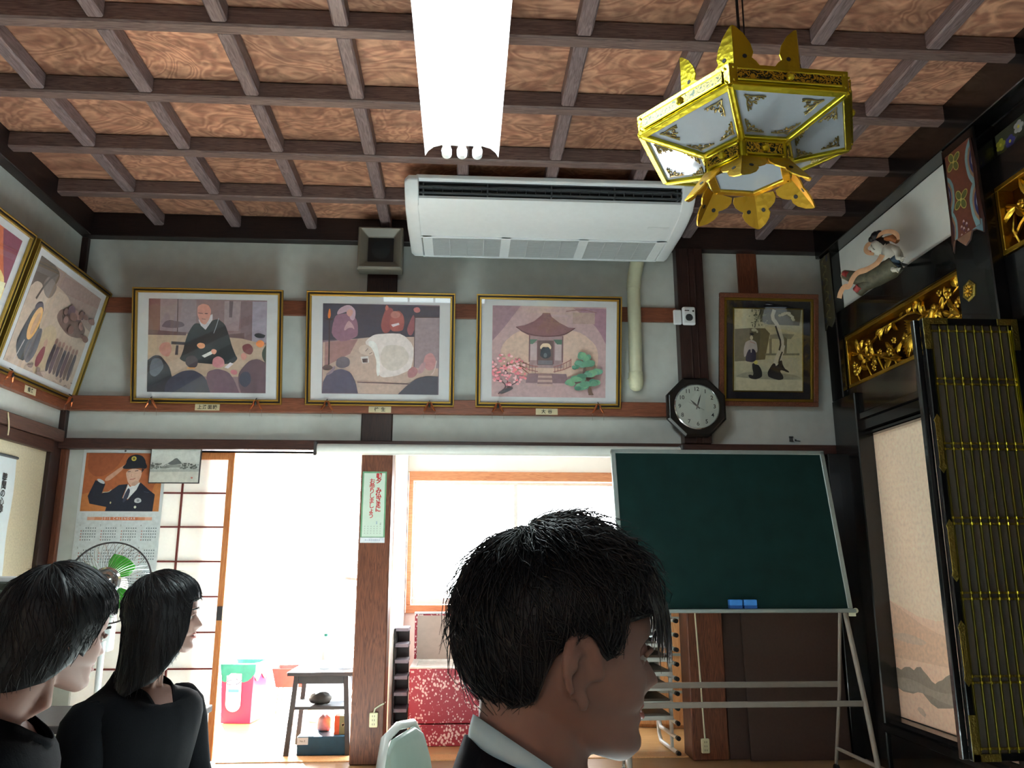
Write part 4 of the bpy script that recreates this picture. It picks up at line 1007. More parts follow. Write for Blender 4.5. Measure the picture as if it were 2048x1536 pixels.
for k in range(6):
    a, b = hx(R1 - .010, Z1, k), hx(R1 - .010, Z1, k + 1); c, d = hx(R2 + .004, Z3, k + 1), hx(R2 + .004, Z3, k)
    nrm = (b - a).cross(d - a).normalized()
    if nrm.z > 0: nrm = -nrm
    mb = MB(); mb.add([a, b, c, d], [(0, 1, 2, 3)]); g = mb.build('glass_pane', M_['frost'], t)
    bars = MB()
    for p, q in ((a, b), (b, c), (c, d), (d, a)): bars.bar(p + nrm * .004, q + nrm * .004, .020, .012, nrm)
    bars.build('pane_frame', M_['gold'], t, bevel=.002, seg=1)
    orn = MB()
    u = (b - a).normalized(); dn = ((c + d) / 2 - (a + b) / 2).normalized()
    ins = .026
    sl1 = (d - a).normalized(); sl2 = (c - b).normalized()
    for cc, e1, e2 in ((a + u * ins * 1.9 + dn * ins, u, sl1), (b - u * ins * 1.9 + dn * ins, -u, sl2)): curl(orn, cc, e1, e2, nrm, .062, 1)
    for cc, e1, e2 in ((d + u * ins * .3 - dn * ins * .9, u, -sl1), (c - u * ins * .3 - dn * ins * .9, -u, -sl2)): curl(orn, cc, e1, e2, nrm, .050, 1)
    orn.build('corner_scrollwork', gold('dull brass scroll', '#8f8050', .4, .1) if k == 0 else bpy.data.materials['dull brass scroll'], t)
# bottom plate and its rim
mb = MB(); mb.add([hx(R2 - .022, Z4 + .004, k) for k in range(6)], [range(6)]); mb.build('bottom_pane', M_['frost'], t)
mb = MB()
for k in range(6): mb.bar(hx(R2 - .012, Z4, k), hx(R2 - .012, Z4, k + 1), .024, .010)
mb.build('bottom_rim', M_['golddeep'], t, bevel=.002, seg=1)
# top cap, stem, cable
mb = MB(); mb.loft([[hx(R1 - .004, Z2, k) for k in range(6)], [hx(.20, Z2 + .03, k) for k in range(6)], [hx(.05, Z2 + .065, k) for k in range(6)]]); mb.build('top_cap', M_['gold'], t)
MB().lathe([(.03, .24), (.022, .275), (.012, .30)], 16).build('stem_collar', M_['golddeep'], t, autosmooth=50)
MB().tube([(0, 0, .25), (0, 0, .965)], .005, 8).build('hanging_rod', M_['blackplastic'], t)
MB().tube([(.012, .004, .29), (.02, .006, .5), (.024, .006, .95)], .0028, 6).build('lamp_cable', M_['blackplastic'], t)
# leaf finials: a folded plate, lobed outline, creased along the corner
def leaf(mb, k, rr, z, L, wd, tilt, down):
    """Two lobed wings meeting in a ridge over corner k."""
    c = hx(rr, z, k); rad = V((math.cos(ph + k * PI/3), math.sin(ph + k * PI/3), 0))
    axis = (rad * math.sin(tilt) + V((0, 0, -1 if down else 1)) * math.cos(tilt)).normalized()
    for s in (-1, 1):
        wing = V((math.cos(ph + k * PI/3 + s * math.radians(118)), math.sin(ph + k * PI/3 + s * math.radians(118)), 0))
        wing = (wing - axis * wing.dot(axis)).normalized()
        outl = [(0, 0), (.0, 1.0), (.10, .98), (.36, .86), (.58, .68), (.66, .52), (.60, .42), (.74, .36), (.92, .24), (1.0, .08), (.92, -.06)]
        nrm = wing.cross(axis).normalized() * .0022
        pts = [c + axis * (L * y) + wing * (wd * x) for x, y in outl]
        mb.loft([[p - nrm for p in pts], [p + nrm for p in pts]])
        # dark nail hole and scroll veins in relief
    return c, axis
def leafset(rr, z, L, wd, tilt, down, mat, name, skip=()):
    for k in range(6):
        if k in skip: continue
        mb = MB(); c, ax = leaf(mb, k, rr, z, L, wd, tilt, down); o = mb.build(name, mat, t)
        for s in (-1, 1):
            h = MB()
            wing = V((math.cos(ph + k * PI/3 + s * math.radians(118)), math.sin(ph + k * PI/3 + s * math.radians(118)), 0)); wing = (wing - ax * wing.dot(ax)).normalized()
            n = wing.cross(ax).normalized()
            m = c + ax * (L * .44) + wing * (wd * .36)
            h.loft([[m - n * .0035 + (wing * math.cos(q) + ax * math.sin(q)) * .007 for q in [i * PI / 5 for i in range(10)]], [m + n * .0035 + (wing * math.cos(q) + ax * math.sin(q)) * .007 for q in [i * PI / 5 for i in range(10)]]])
            h.build('nail_hole', M_['ink'], o)
leafset(.205, 2.520, .188, .092, math.radians(0), False, M_['gold'], 'upper_leaf')
leafset(R2 + .004, Z4 + .004, .118, .074, math.radians(37), True, M_['golddeep'], 'lower_leaf')
# ------------------------------------------------------------------ the altar side on the right
lac = M_['lacquer']
def ltrim(x0, x1, y0, y1, z0, z1, mat=lac): return trim(MB().bx(x0, x1, y0, y1, z0, z1), mat, .006)
ltrim(2.37, 2.56, 4.70, 5.00, 0, 2.14)                       # wide post by the corner
ltrim(2.38, 2.56, 4.86, 5.015, 2.14, 3.125)                   # its upper part
ltrim(2.40, 2.56, 3.56, 4.86, 2.53, 2.71)                    # beam under the white panel
ltrim(2.40, 2.56, 3.56, 4.86, 1.90, 2.19)                    # beam under the carving
ltrim(2.385, 2.41, 3.58, 4.72, 1.965, 2.01)
ltrim(2.42, 2.56, 3.56, 4.72, 1.875, 1.90)
ltrim(2.385, 2.60, 2.15, 4.72, 0, .275)                       # sill
ltrim(2.36, 2.60, 2.15, 4.72, .20, .245)
ltrim(2.36, 2.56, 3.30, 3.56, 0, 3.125)                       # main post
ltrim(2.42, 2.56, 2.15, 3.30, 2.80, 2.94); ltrim(2.42, 2.56, 2.15, 3.30, 2.16, 2.465); ltrim(2.46, 2.56, 2.15, 3.30, 3.06, 3.125)
ltrim(2.36, 2.60, 2.05, 2.30, 0, 3.125)
trim(MB().bx(2.44, 2.47, 3.56, 4.86, 2.71, 3.125), M_['whiteplaster'])     # white panel
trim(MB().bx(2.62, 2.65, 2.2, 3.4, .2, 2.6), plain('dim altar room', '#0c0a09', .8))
# sliding panel painting: mist and far hills
t = thing('fusuma_door', 'peach sliding door painted with grey misty hills, behind the lattice door', 'sliding door', right(2.47, 4.20, .275))
MB().bx(-.60, .52, 0, 1.61, -.02, 0).build('panel_board', plain('panel edge', '#2a221e', .5), t)
pi = [('#dab39c',), ('s', '#e2bda6', [(0, 0), (100, 0), (100, 50), (60, 70), (0, 60)]), ('s', '#c9a58c', [(0, 60), (60, 74), (100, 66), (100, 80), (0, 80)])]
hill = [(0, 84.5), (4, 83.5), (8, 84), (12, 82.8), (17, 82.4), (21, 83.2), (24, 82), (28, 81.6), (30, 82.6), (34, 84), (37, 85.4), (40, 86), (43, 85), (47, 84.2), (50, 83), (54, 82), (57, 82.4), (60, 81), (64, 80), (68, 81), (72, 82), (78, 81), (84, 83), (92, 82), (100, 84)]
pi += [([*('#86796c',)][0], hill + [(100, 91), (70, 90), (50, 92.5), (40, 93.5), (34, 92.5), (26, 89.5), (18, 91), (8, 91.2), (0, 90)]), ('s', '#94877a', [(0, 87), (20, 86), (40, 89), (60, 87), (100, 88), (100, 91), (50, 92), (30, 89.5), (10, 91), (0, 90)]), ('s', '#b89c88', [(22, 94), (30, 96.5), (26, 97.5), (34, 98), (20, 97)]),
       ('s', '#c0a490', [(0, 73), (10, 71), (30, 72), (40, 74), (20, 75)])]
art('painting', M_['print'], t, (-.53, .004, .50, 1.605), (0, 0, 100, 100), pi, z=.002, k=1.5)

# gilded carvings set in the transom
def carving(name, label, y1, y0, z0, z1, x, seed, bird):
    """Openwork relief: frame, ground, stems, leaves, blossoms (and a bird)."""
    w, h = y1 - y0, z1 - z0
    t = thing('carved_transom', label, 'carving', right(x, (y0 + y1) / 2, z0), 'gilded carvings in the altar transom')
    fr = MB(); b = .022
    for (a, c, d, e) in ((-w/2, w/2, 0, b), (-w/2, w/2, h - b, h), (-w/2, -w/2 + b, b, h - b), (w/2 - b, w/2, b, h - b)): fr.bx(a, c, d, e, -.07, .006)
    fr.build('frame', M_['golddeep'], t, bevel=.003, seg=1)
    MB().bx(-w/2 + .01, w/2 - .01, .01, h - .01, -.085, -.07).build('ground', gold('dark gilt ground', '#5a3a12', .5, .3, 25) if 'dark gilt ground' not in bpy.data.materials else bpy.data.materials['dark gilt ground'], t)
    r = random.Random(seed)
    st = MB(); lf = MB(); fl = MB()
    def leafm(c, ang, L, wd, lift):
        d = V((math.cos(ang), math.sin(ang), 0)); q = V((-d.y, d.x, 0)); rows = []
        for i in range(6):
            f = i / 5; wv = wd * math.sin(PI * (f * .94 + .04)) ** .8; z = lift * (f ** 2) * .6 + .012 * math.sin(PI * f)
            m = c + d * (L * f) + V((0, 0, z))
            rows.append([m - q * wv, m - q * wv * .5 + V((0, 0, .008)), m + V((0, 0, .003)), m + q * wv * .5 + V((0, 0, .008)), m + q * wv, m - V((0, 0, .008))])
        lf.loft(rows)
    def blossom(c, rad):
        for k in range(6):
            a = k * PI / 3 + r.random(); d = V((math.cos(a), math.sin(a), 0))
            fl.ball(c + d * rad * .62 + V((0, 0, .008)), rad * .55, (.8, .8, .45), 8, 5, Matrix.Rotation(a, 4, 'Z').to_3x3())
        fl.ball(c + V((0, 0, .018)), rad * .42, (1, 1, .8), 8, 6)
    # an undulating main branch with side shoots
    bx0 = -w/2 + .05
    for j in range(3):
        path = []; z0_ = h * (.25 + .28 * j)
        for i in range(15):
            f = i / 14; path.append(V((-w/2 + .03 + f * (w - .06), min(h - .04, max(.03, z0_ + .065 * math.sin(f * 9 + j * 2.1))), -.045 + .02 * math.sin(f * 7 + j))))
        st.tube(path, [.010 - .004 * i / 14 for i in range(15)], 6)
        for i in range(1, 14):
            for s in (-1, 1):
                if r.random() < .75: leafm(path[i], r.uniform(.3, 1.3) * s + r.uniform(-.4, .4) + (PI if r.random() < .4 else 0), r.uniform(.05, .10), r.uniform(.012, .024), r.uniform(-.01, .035))
    for q in range(int(w * 12)):
        c = V((r.uniform(-w/2 + .06, w/2 - .06), r.uniform(.05, h - .05), r.uniform(-.035, -.015))); blossom(c, r.uniform(.018, .034))
    if bird:
        B = V((w * .18, h * .47, -.02))
        st.ball(B, .05, (1.5, .8, .6), 12, 8); st.tube([B + V((.05, .01, 0)), B + V((.085, .05, .01)), B + V((.11, .06, .015))], [.026, .018, .014], 8); st.ball(B + V((.115, .064, .016)), .02, (1.1, 1, .9), 8, 6)
        st.tube([B + V((.125, .062, .018)), B + V((.15, .052, .02))], [.007, .001], 6)
        for q in range(7): leafm(B + V((-.03, .01, .02)), PI - .5 + q * .16, .12 - .008 * q, .014, .03)
        for q in range(6): leafm(B + V((-.06, -.01, .0)), PI + .15 + q * .13, .18, .012, .01)
    for q in range(9):
        x_ = -w/2 + .06 + q * (w - .12) / 8; st.tube([(x_, .02, -.05), (x_ + r.uniform(-.02, .02), h * .3, -.02), (x_ + r.uniform(-.04, .04), h * r.uniform(.4, .6), -.03)], [.007, .006, .004], 5)
    st.build('carved_stems', M_['golddeep'], t, autosmooth=50); lf.build('carved_leaves', M_['golddeep'], t, autosmooth=60); fl.build('carved_blossoms', gold('bright gold leaf', '#dcb64a', .3, .2, 50) if 'bright gold leaf' not in bpy.data.materials else bpy.data.materials['bright gold leaf'], t, autosmooth=60)
    return t
carving('c1', 'gilded carving of flowers and a bird in the transom under the white panel', 4.85, 3.58, 2.195, 2.53, 2.425, 11, True)
carving('c2', 'gilded carving of leaves at the right edge of the photo', 3.30, 2.40, 2.47, 2.80, 2.425, 23, False)

# hexagonal gilt nail cover
t = thing('nail_cover', 'gilt hexagonal nail cover on the black post', 'ornament', right(2.364, 3.475, 2.365))
hexo = [(.052 * math.cos(k * PI/3 + .3), .052 * math.sin(k * PI/3 + .3)) for k in range(6)]
mb = MB(); mb.loft([[V((x, y, 0)) for x, y in hexo], [V((x, y, .008)) for x, y in hexo], [V((x * .8, y * .8, .012)) for x, y in hexo], [V((x * .55, y * .55, .010)) for x, y in hexo]])
mb.build('plate', M_['goldold'], t)
fl = MB()
for k in range(10): a = k * PI / 5; fl.ball((.022 * math.cos(a), .022 * math.sin(a), .012), .010, (1, .5, .5), 8, 5, Matrix.Rotation(a, 4, 'Z').to_3x3())
fl.ball((0, 0, .014), .010, (1, 1, .7)); fl.build('rosette', M_['golddeep'], t, autosmooth=60)

# painted bracket end on the post, and the thin painted post by the corner
t = thing('painted_bracket', 'painted bracket with blue scrolls and green flowers on red, beside the white panel', 'bracket', right(2.355, 3.425, 2.575))
outline = [(-.10, .50), (-.135, .06), (-.125, .0), (-.10, .07), (-.075, .045), (-.03, .005), (.01, .02), (.03, .055), (.06, .05), (.11, .015), (.12, .08), (.11, .20), (.115, .34), (.10, .50)]
mb = MB(); mb.prism(outline, -.06, 0); mb.build('bracket_body', plain('bracket edge', '#3a1c16', .5), t, bevel=.004, seg=1)
P = lambda pts: [(p[0], -p[1]) for p in pts]
sc_ = [('#6a3a2c',)]
def swirl(cx, cy, s, m):
    return [('s', '#6f8f96', P([(cx, cy + .10 * s), (cx + m * .045 * s, cy + .06 * s), (cx + m * .05 * s, cy - .02 * s), (cx + m * .03 * s, cy - .09 * s), (cx - m * .01, cy - .12 * s), (cx - m * .02, cy + .1 * s)])),
            ('s', '#8a6a50', P([(cx, cy + .075 * s), (cx + m * .03 * s, cy + .045 * s), (cx + m * .034 * s, cy - .02 * s), (cx + m * .016 * s, cy - .07 * s), (cx - m * .01, cy - .08 * s), (cx - m * .02, cy + .07 * s)])),
            ('s', '#26285c', P([(cx, cy + .055 * s), (cx + m * .02 * s, cy + .03 * s), (cx + m * .024 * s, cy - .02 * s), (cx + m * .008, cy - .055 * s), (cx - m * .02, cy - .05 * s), (cx - m * .02, cy + .05 * s)])), ('l', '#a8a8b0', .004, P([(cx, cy + .03), (cx + m * .012, cy), (cx, cy - .03)]))]
sc_ += swirl(-.106, .30, 1, 1) + swirl(.104, .38, 1.15, -1) + swirl(-.112, .125, 1, 1) + swirl(.104, .17, 1.2, -1)
def flower(cx, cy, s):
    o = []
    for k in range(4):
        a = k * PI/2 + .5; px_, py_ = cx + s * .6 * math.cos(a), cy + s * .6 * math.sin(a)
        o += [('e', '#a89c50', px_, -py_, s * .55, s * .38, -math.degrees(a)), ('e', '#5a6234', px_, -py_, s * .45, s * .29, -math.degrees(a))]
    return o + [('e', '#b0a860', cx, -cy, s * .14, s * .14)]
sc_ += flower(-.012, .235, .052) + flower(-.03, .44, .05)
for x, y in ((-.03, .10), (-.01, .12), (.01, .10), (-.035, .06), (-.005, .055), (.018, .065), (-.012, .085)): sc_ += [('e', '#b8a4a8', x, -y, .007, .010), ('e', '#5c3450', x, -y + .008, .006, .008)]
art('painted_face', M_['print'], t, (-.098, .062, .098, .498), (-.098, -.498, .098, -.062), sc_, z=.0018, k=.9)
tail = [('#6a3a2c',)]
mb = MB(); mb.prism([(-.10, .062), (-.128, .01), (-.112, .062)], .0003, .0012); mb.prism([(-.075, .05), (-.03, .009), (.01, .024), (.028, .06), (-.09, .066)], .0003, .0012); mb.build('painted_tip', plain('bracket tip paint', '#7a5a48', .6), t)
mb = MB(); mb.prism([(.035, .058), (.062, .054), (.108, .022), (.112, .08), (.1, .09), (.05, .066)], .0003, .0012); mb.build('painted_corner', plain('bracket blue paint', '#58727c', .6), t)
t = thing('painted_frieze', 'painted strip with yellow and violet flowers above the right carving', 'frieze', right(2.455, 2.75, 2.945))
fz = [('#34382a',)]
for q in range(16):
    cx = .03 + q * .065; cy = .06 + .02 * math.sin(q * 2.2)
    for k in range(5): a = k * 1.256; fz.append(('e', ['#8c8c2c', '#34347c', '#9c9c9c'][q % 3], cx + .018 * math.cos(a), cy + .018 * math.sin(a), .016, .012))
    fz.append(('e', '#c0b040', cx, cy, .008, .008)); fz.append(('l', '#5c5c64', .005, [(cx + .02, cy + .02), (cx + .045, cy)]))
art('painted_strip', M_['print'], t, (-.54, 0, .54, .115), (0, 0, 1.08, .115), fz, z=.001, k=.9)
t = thing('painted_post', 'narrow post with faded gold tracery between the small picture and the white panel', 'post', right(2.375, 4.94, 2.62))
mb = MB(); mb.prism([(-.075, .0), (-.03, .03), (.02, .0), (.075, .04), (.07, .5), (-.07, .5)], -.05, 0); mb.build('post_body', plain('post ground', '#3c382a', .6), t, bevel=.003, seg=1)
fz = [('#46402c',)]
for q in range(10):
    y = -.06 - q * .045; s = 1 if q % 2 else -1
    fz += [('l', '#8a7c4c', .006, [(-s * .03, y), (s * .02, y - .02), (s * .035, y - .035), (s * .01, y - .045)]), ('e', '#5a5640', s * .02, y - .02, .012, .02)]
    if q % 3 == 0: fz.append(('e', '#2c3048', s * .045, y, .014, .024))
art('tracery', M_['print'], t, (-.065, .05, .065, .495), (-.065, -.495, .065, -.05), fz, z=.0018, k=.9)

# latticed brass folding door
t = thing('lattice_door', 'black lacquer folding door with brass lattice, at the right edge', 'lattice door', back(2.19, 3.25, .365))
W, H = .425, 1.79
def leafd(x0, z, nm):
    mb = MB(); b = .028
    mb.bx(x0, x0 + b, 0, H, z - .028, z); mb.bx(x0 + W - b, x0 + W, 0, H, z - .028, z); mb.bx(x0 + b, x0 + W - b, 0, b, z - .028, z); mb.bx(x0 + b, x0 + W - b, H - b, H, z - .028, z)
    return mb.build(nm, lac, t, bevel=.003, seg=1)
leafd(-W/2, 0, 'front_leaf'); leafd(-W/2 - .022, -.034, 'rear_leaf')
MB().bx(-W/2 + .028, W/2 - .028, .028, H - .028, -.024, -.020).build('backing', plain('dim grey gauze', '#55524a', .7, var=.05, scale=40), t)
br = MB(); nb = 9; pitch = (W - .075) / nb
lev = [.045, .30, .62, .92, 1.23, 1.51, H - .055]
for k in range(nb + 1): x = -W/2 + .0375 + k * pitch; br.bx(x - .0035, x + .0035, .028, H - .028, -.018, -.006)
br.build('vertical_bars', gold('lattice bar brass', '#7c7230', .42, .05), t, bevel=.001, seg=1)
cr = MB()
for i, z in enumerate(lev):
    for d in ((-.012, .012) if 0 < i < len(lev) - 1 else (0,)): cr.bx(-W/2 + .028, W/2 - .028, z + d - .004, z + d + .004, -.015, -.009)
cr.build('cross_bars', M_['goldold'], t)
st = MB()
for i, z in enumerate(lev):
    for d in ((-.012, .012) if 0 < i < len(lev) - 1 else (0,)):
        for k in range(nb + 1): st.ball((-W/2 + .0375 + k * pitch, z + d, -.005), .0048, (1, 1.5, .7), 6, 4)
st.build('crossing_studs', M_['gold'], t)
MB().bx(W/2 - .036, W/2 - .029, .03, H - .05, -.004, .003).build('gilt_bead', gold('bright bead', '#d8cc20', .3, .05), t)
ft = MB()
for (x0, x1, y0, y1) in ((-W/2, -W/2 + .11, H - .028, H), (-W/2, -W/2 + .028, H - .14, H - .028), (W/2 - .09, W/2, H - .028, H), (W/2 - .028, W/2, H - .14, H - .028), (-W/2, -W/2 + .028, 0, .17), (-W/2, -W/2 + .11, 0, .028), (W/2 - .028, W/2, 0, .17), (W/2 - .11, W/2, 0, .028)): ft.bx(x0 - .001, x1 + .001, y0, y1, -.001, .003)
ft.build('corner_fitting', M_['goldold'], t, bevel=.001, seg=1)
for x in (-W/2 + .014, W/2 - .014):
    for z in (1.24, .80, .40):
        o = [(x - .011, z - .085), (x - .016, z - .1), (x, z - .125), (x + .016, z - .1), (x + .011, z - .085), (x + .012, z + .085), (x + .016, z + .1), (x, z + .125), (x - .016, z + .1), (x - .012, z + .085)]
        m = MB(); m.prism(o, 0, .004); m.build('stile_fitting', M_['goldold'], t)

# ------------------------------------------------------------------ flying celestial figure on the white panel
t = thing('celestial_figure', 'painted wooden flying figure with trailing scarf, fixed to the white panel', 'figure', frame((2.25, 4.02, 2.665), (.50, -.866, 0), (0, 0, 1)) @ Matrix.Rotation(-.28, 4, 'Z'))
# local x runs to the right in the photo, y up, z out
bd = MB()
bd.tube([(.10, .03, .03), (.075, .06, .035), (.055, .095, .035), (.03, .12, .04)], [.04, .055, .05, .03], 14)       # torso
bd.tube([(.03, .12, .04), (.012, .122, .042)], [.024, .022], 10)
bd.ball((-.01, .118, .05), .045, (.85, 1.08, .85), 16, 12, Matrix.Rotation(.75, 3, 'Z'))                               # face
bd.ball((-.02, .105, .088), .009, (.7, 1.4, .8), 8, 6, Matrix.Rotation(.75, 3, 'Z'))
bd.tube([(.07, .11, .05), (.12, .085, .065), (.135, .05, .08), (.16, .045, .085)], [.022, .018, .013, .010], 8)       # arm to the right
bd.tube([(.06, .05, .065), (.10, .01, .075), (.125, -.015, .085), (.15, -.012, .088)], [.02, .017, .013, .01], 8)
for a in range(4): bd.tube([(.155, .048 - .004 * a, .086), (.178 - .003 * a, .05 - .008 * a, .088)], [.004, .003], 5)
for a in range(4): bd.tube([(.145, -.010 - .004 * a, .089), (.166 - .003 * a, -.006 - .008 * a, .09)], [.004, .003], 5)
bd.build('body', plain('white figure paint', '#c9c8bd', .6, var=.08), t, autosmooth=60)
hr = MB(); hr.ball((-.005, .135, .035), .046, (.95, 1.0, .9), 14, 8, Matrix.Rotation(.75, 3, 'Z')); hr.ball((-.045, .185, .035), .03, (1, 1, .9), 10, 8); hr.ball((-.062, .168, .04), .02); hr.ball((-.028, .198, .035), .02); hr.tube([(.025, .15, .05), (.02, .10, .06)], .008)
hr.build('hair', M_['hair'], t, autosmooth=60)
fc = MB()
for p, q in (((-.030, .128, .084), (-.022, .118, .090)), ((-.012, .108, .092), (-.002, .098, .088))): fc.tube([p, ((p[0] + q[0]) / 2 + .001, (p[1] + q[1]) / 2 - .001, max(p[2], q[2]) + .002), q], .0016, 4)
fc.build('eyes', M_['ink'], t)
MB().tube([(-.032, .094, .086), (-.026, .089, .087)], .0028, 5).build('mouth', plain('red lips paint', '#a03c38', .5), t)
sk = MB(); sk.tube([(.11, .03, .05), (.08, .0, .05), (.0, -.04, .045), (-.09, -.05, .04), (-.15, -.035, .035), (-.205, -.02, .03)], [.05, .056, .054, .042, .034, .026], 12)
sk.tube([(.0, -.05, .045), (-.06, -.08, .04), (-.10, -.12, .04)], [.045, .036, .034], 10)
sk.build('robe', plain('green brown robe paint', '#4c4a3a', .6, var=.45, scale=35), t, autosmooth=60)
MB().tube([(-.165, -.028, .06), (-.195, -.018, .052)], [.018, .016], 8).tube([(-.075, -.095, .068), (-.095, -.12, .066)], [.02, .018], 8).build('robe_lining', plain('red lining', '#8a2c2c', .6), t, autosmooth=60)
MB().tube([(-.205, -.02, .03), (-.215, -.018, .03)], [.027, .024], 10).build('hem', plain('pale hem', '#a09880', .6), t)
MB().tube([(.12, .05, .055), (.08, .02, .072), (.13, .0, .055)], [.03, .03, .02], 8).build('sash', plain('blue sash', '#3c5468', .6, var=.3), t, autosmooth=60)
sf = MB()
def ribbon(path, w):
    rows = []
    for i, p in enumerate(path):
        p = V(p); a = V(path[max(0, i - 1)]); b = V(path[min(len(path) - 1, i + 1)]); d = (b - a).normalized(); q = V((-d.y, d.x, 0)).normalized()
        rows.append([p - q * w, p + V((0, 0, .004)), p + q * w, p - V((0, 0, .002))])
    sf.loft(rows)
def smoothp(pts, it=2):
    for _ in range(it):
        o = [pts[0]]
        for a, b in zip(pts[:-1], pts[1:]): o += [tuple(a[i] * .75 + b[i] * .25 for i in range(3)), tuple(a[i] * .25 + b[i] * .75 for i in range(3))]
        pts = o + [pts[-1]]
    return pts
ribbon(smoothp([(-.03, .17, .05), (.0, .20, .055), (.05, .205, .055), (.09, .185, .05), (.095, .155, .05)]), .012)
ribbon(smoothp([(-.015, .085, .07), (-.06, .09, .06), (-.085, .11, .055), (-.08, .14, .05), (-.05, .15, .045)]), .013)
ribbon(smoothp([(.045, .07, .085), (.03, .02, .095), (-.03, -.01, .09), (-.09, -.02, .085), (-.12, -.06, .08), (-.13, -.10, .075), (-.17, -.095, .07), (-.19, -.13, .065), (-.195, -.16, .06)]), .016)
sf.build('scarf', plain('apricot scarf', '#c89c78', .6, var=.12), t, autosmooth=60)
MB().tube([(.09, .15, .04), (.06, .17, .045), (.02, .165, .05)], [.016, .02, .012], 8).build('shoulder_cloth', plain('orange brown cloth', '#8c5228', .6, var=.3), t, autosmooth=60)
MB().tube([(.05, .05, .03), (.05, .06, -.21)], .008).build('fixing_pin', M_['ink'], t)
# ------------------------------------------------------------------ chalkboard on its stand
t = thing('chalkboard', 'green chalkboard on a wheeled grey tube stand, in front of the clock post', 'chalkboard', (1.455, 4.35, .885))
ln = math.atan2(.19, .86)
BM = Matrix.Rotation(-ln, 4, 'X')            # panel leans back
W, H = 1.235, .885
o = MB().bx(-W/2, W/2, 0, .018, 0, H).build('board_panel', M_['chalk'], t, M=BM)
fr = MB()
for (a, b, c, d) in ((-W/2 - .004, -W/2 + .022, -.004, H), (W/2 - .022, W/2 + .004, -.004, H), (-W/2 - .004, W/2 + .004, H - .02, H + .004)): fr.bx(a, b, -.006, .024, c, d)
fr.build('board_frame', M_['alu'], t, M=BM, bevel=.003, seg=1)
MB().bx(-W/2 - .004, W/2 + .004, -.045, .024, -.022, -.002).build('chalk_tray', M_['alu'], t, bevel=.006)
MB().ball((W/2 + .005, -.03, -.012), .014).bx(W/2 - .03, W/2, -.04, -.02, -.04, -.01).build('tilt_knob', M_['ivory'], t, autosmooth=60)
for s in (-1, 1):
    x = s * (W/2 - .035)
    MB().tube([(x - s * .0, .01, -.02), (x + s * .03, -.06, -.45), (x + s * .045, -.13, -.835)], .013, 10).build('front_leg', M_['steel'], t, autosmooth=60)
    MB().tube([(x - s * .01, .05, -.02), (x - s * .0, .16, -.45), (x + s * .0, .27, -.825)], .009, 10).build('rear_leg', M_['steel'], t, autosmooth=60)
    MB().tube([(x + s * .042, -.115, -.76), (x + s * .0, .245, -.745)], .010, 8).build('side_bar', M_['steel'], t, autosmooth=60)
    for (y, nm) in ((-.13, 'caster'), (.27, 'caster')):
        xx = x + s * (.045 if y < 0 else 0)
        c = MB().lathe([(.026, -.009), (.029, 0), (.026, .009)], 18, (xx, y, -.856), 'x').build(nm, M_['blackplastic'], t, autosmooth=50)
        MB().bar((xx, y, -.815), (xx, y, -.852), .026, .006, (1, 0, 0)).build('caster_fork', M_['chrome'], c)
MB().bar((-W/2 + .06, -.07, -.468), (W/2 - .02, -.07, -.468), .018, .028).build('front_rail', M_['steel'], t, bevel=.004)
MB().bar((-W/2 + .04, .165, -.405), (W/2 - .03, .165, -.405), .016, .030).build('rear_rail', M_['steel'], t, bevel=.004)
for x, lb in ((1.437, 'left blue chalkboard eraser standing on the chalk tray'), (1.515, 'right blue chalkboard eraser standing on the chalk tray')):
    t = thing('board_eraser', lb, 'eraser', (x, 4.336, .884), 'blue erasers on the chalk tray')
    MB().bx(-.034, .034, -.014, .016, 0, .016).build('felt', plain('dark blue felt', '#1c4c8c', .9) if 'dark blue felt' not in bpy.data.materials else bpy.data.materials['dark blue felt'], t)
    MB().bx(-.035, .035, -.015, .017, .016, .046).build('eraser_back', M_['blue'], t, bevel=.004)

# boards leaning behind it
def leaning(x0, x1, y, h, label, m):
    t = tag(MB().bx(x0, x1, 0, .02, 0, h).build('leaning_board', m, None, bevel=.002, M=Matrix.Translation((0, y, .001)) @ Matrix.Rotation(-.045, 4, 'X')), label, 'board', 'brown boards leaning behind the chalkboard')
leaning(1.575, 2.02, 5.00, 1.5, 'narrow brown board, the rear one leaning behind the chalkboard', M_['brownboard'])
leaning(1.685, 2.285, 4.955, 1.45, 'wide brown board, the front one leaning behind the chalkboard', M_['brownboard'])
d = struct('door_1', MB().bx(1.63, 2.30, YB + .0, YB + .03, 0.006, 1.80), plain('dark sliding door', '#2a1f1b', .6))
dm = MB(); dm.bx(1.63, 1.66, YB - .004, YB, .006, 1.8); dm.build('door_stile', M_['darkz'], d)

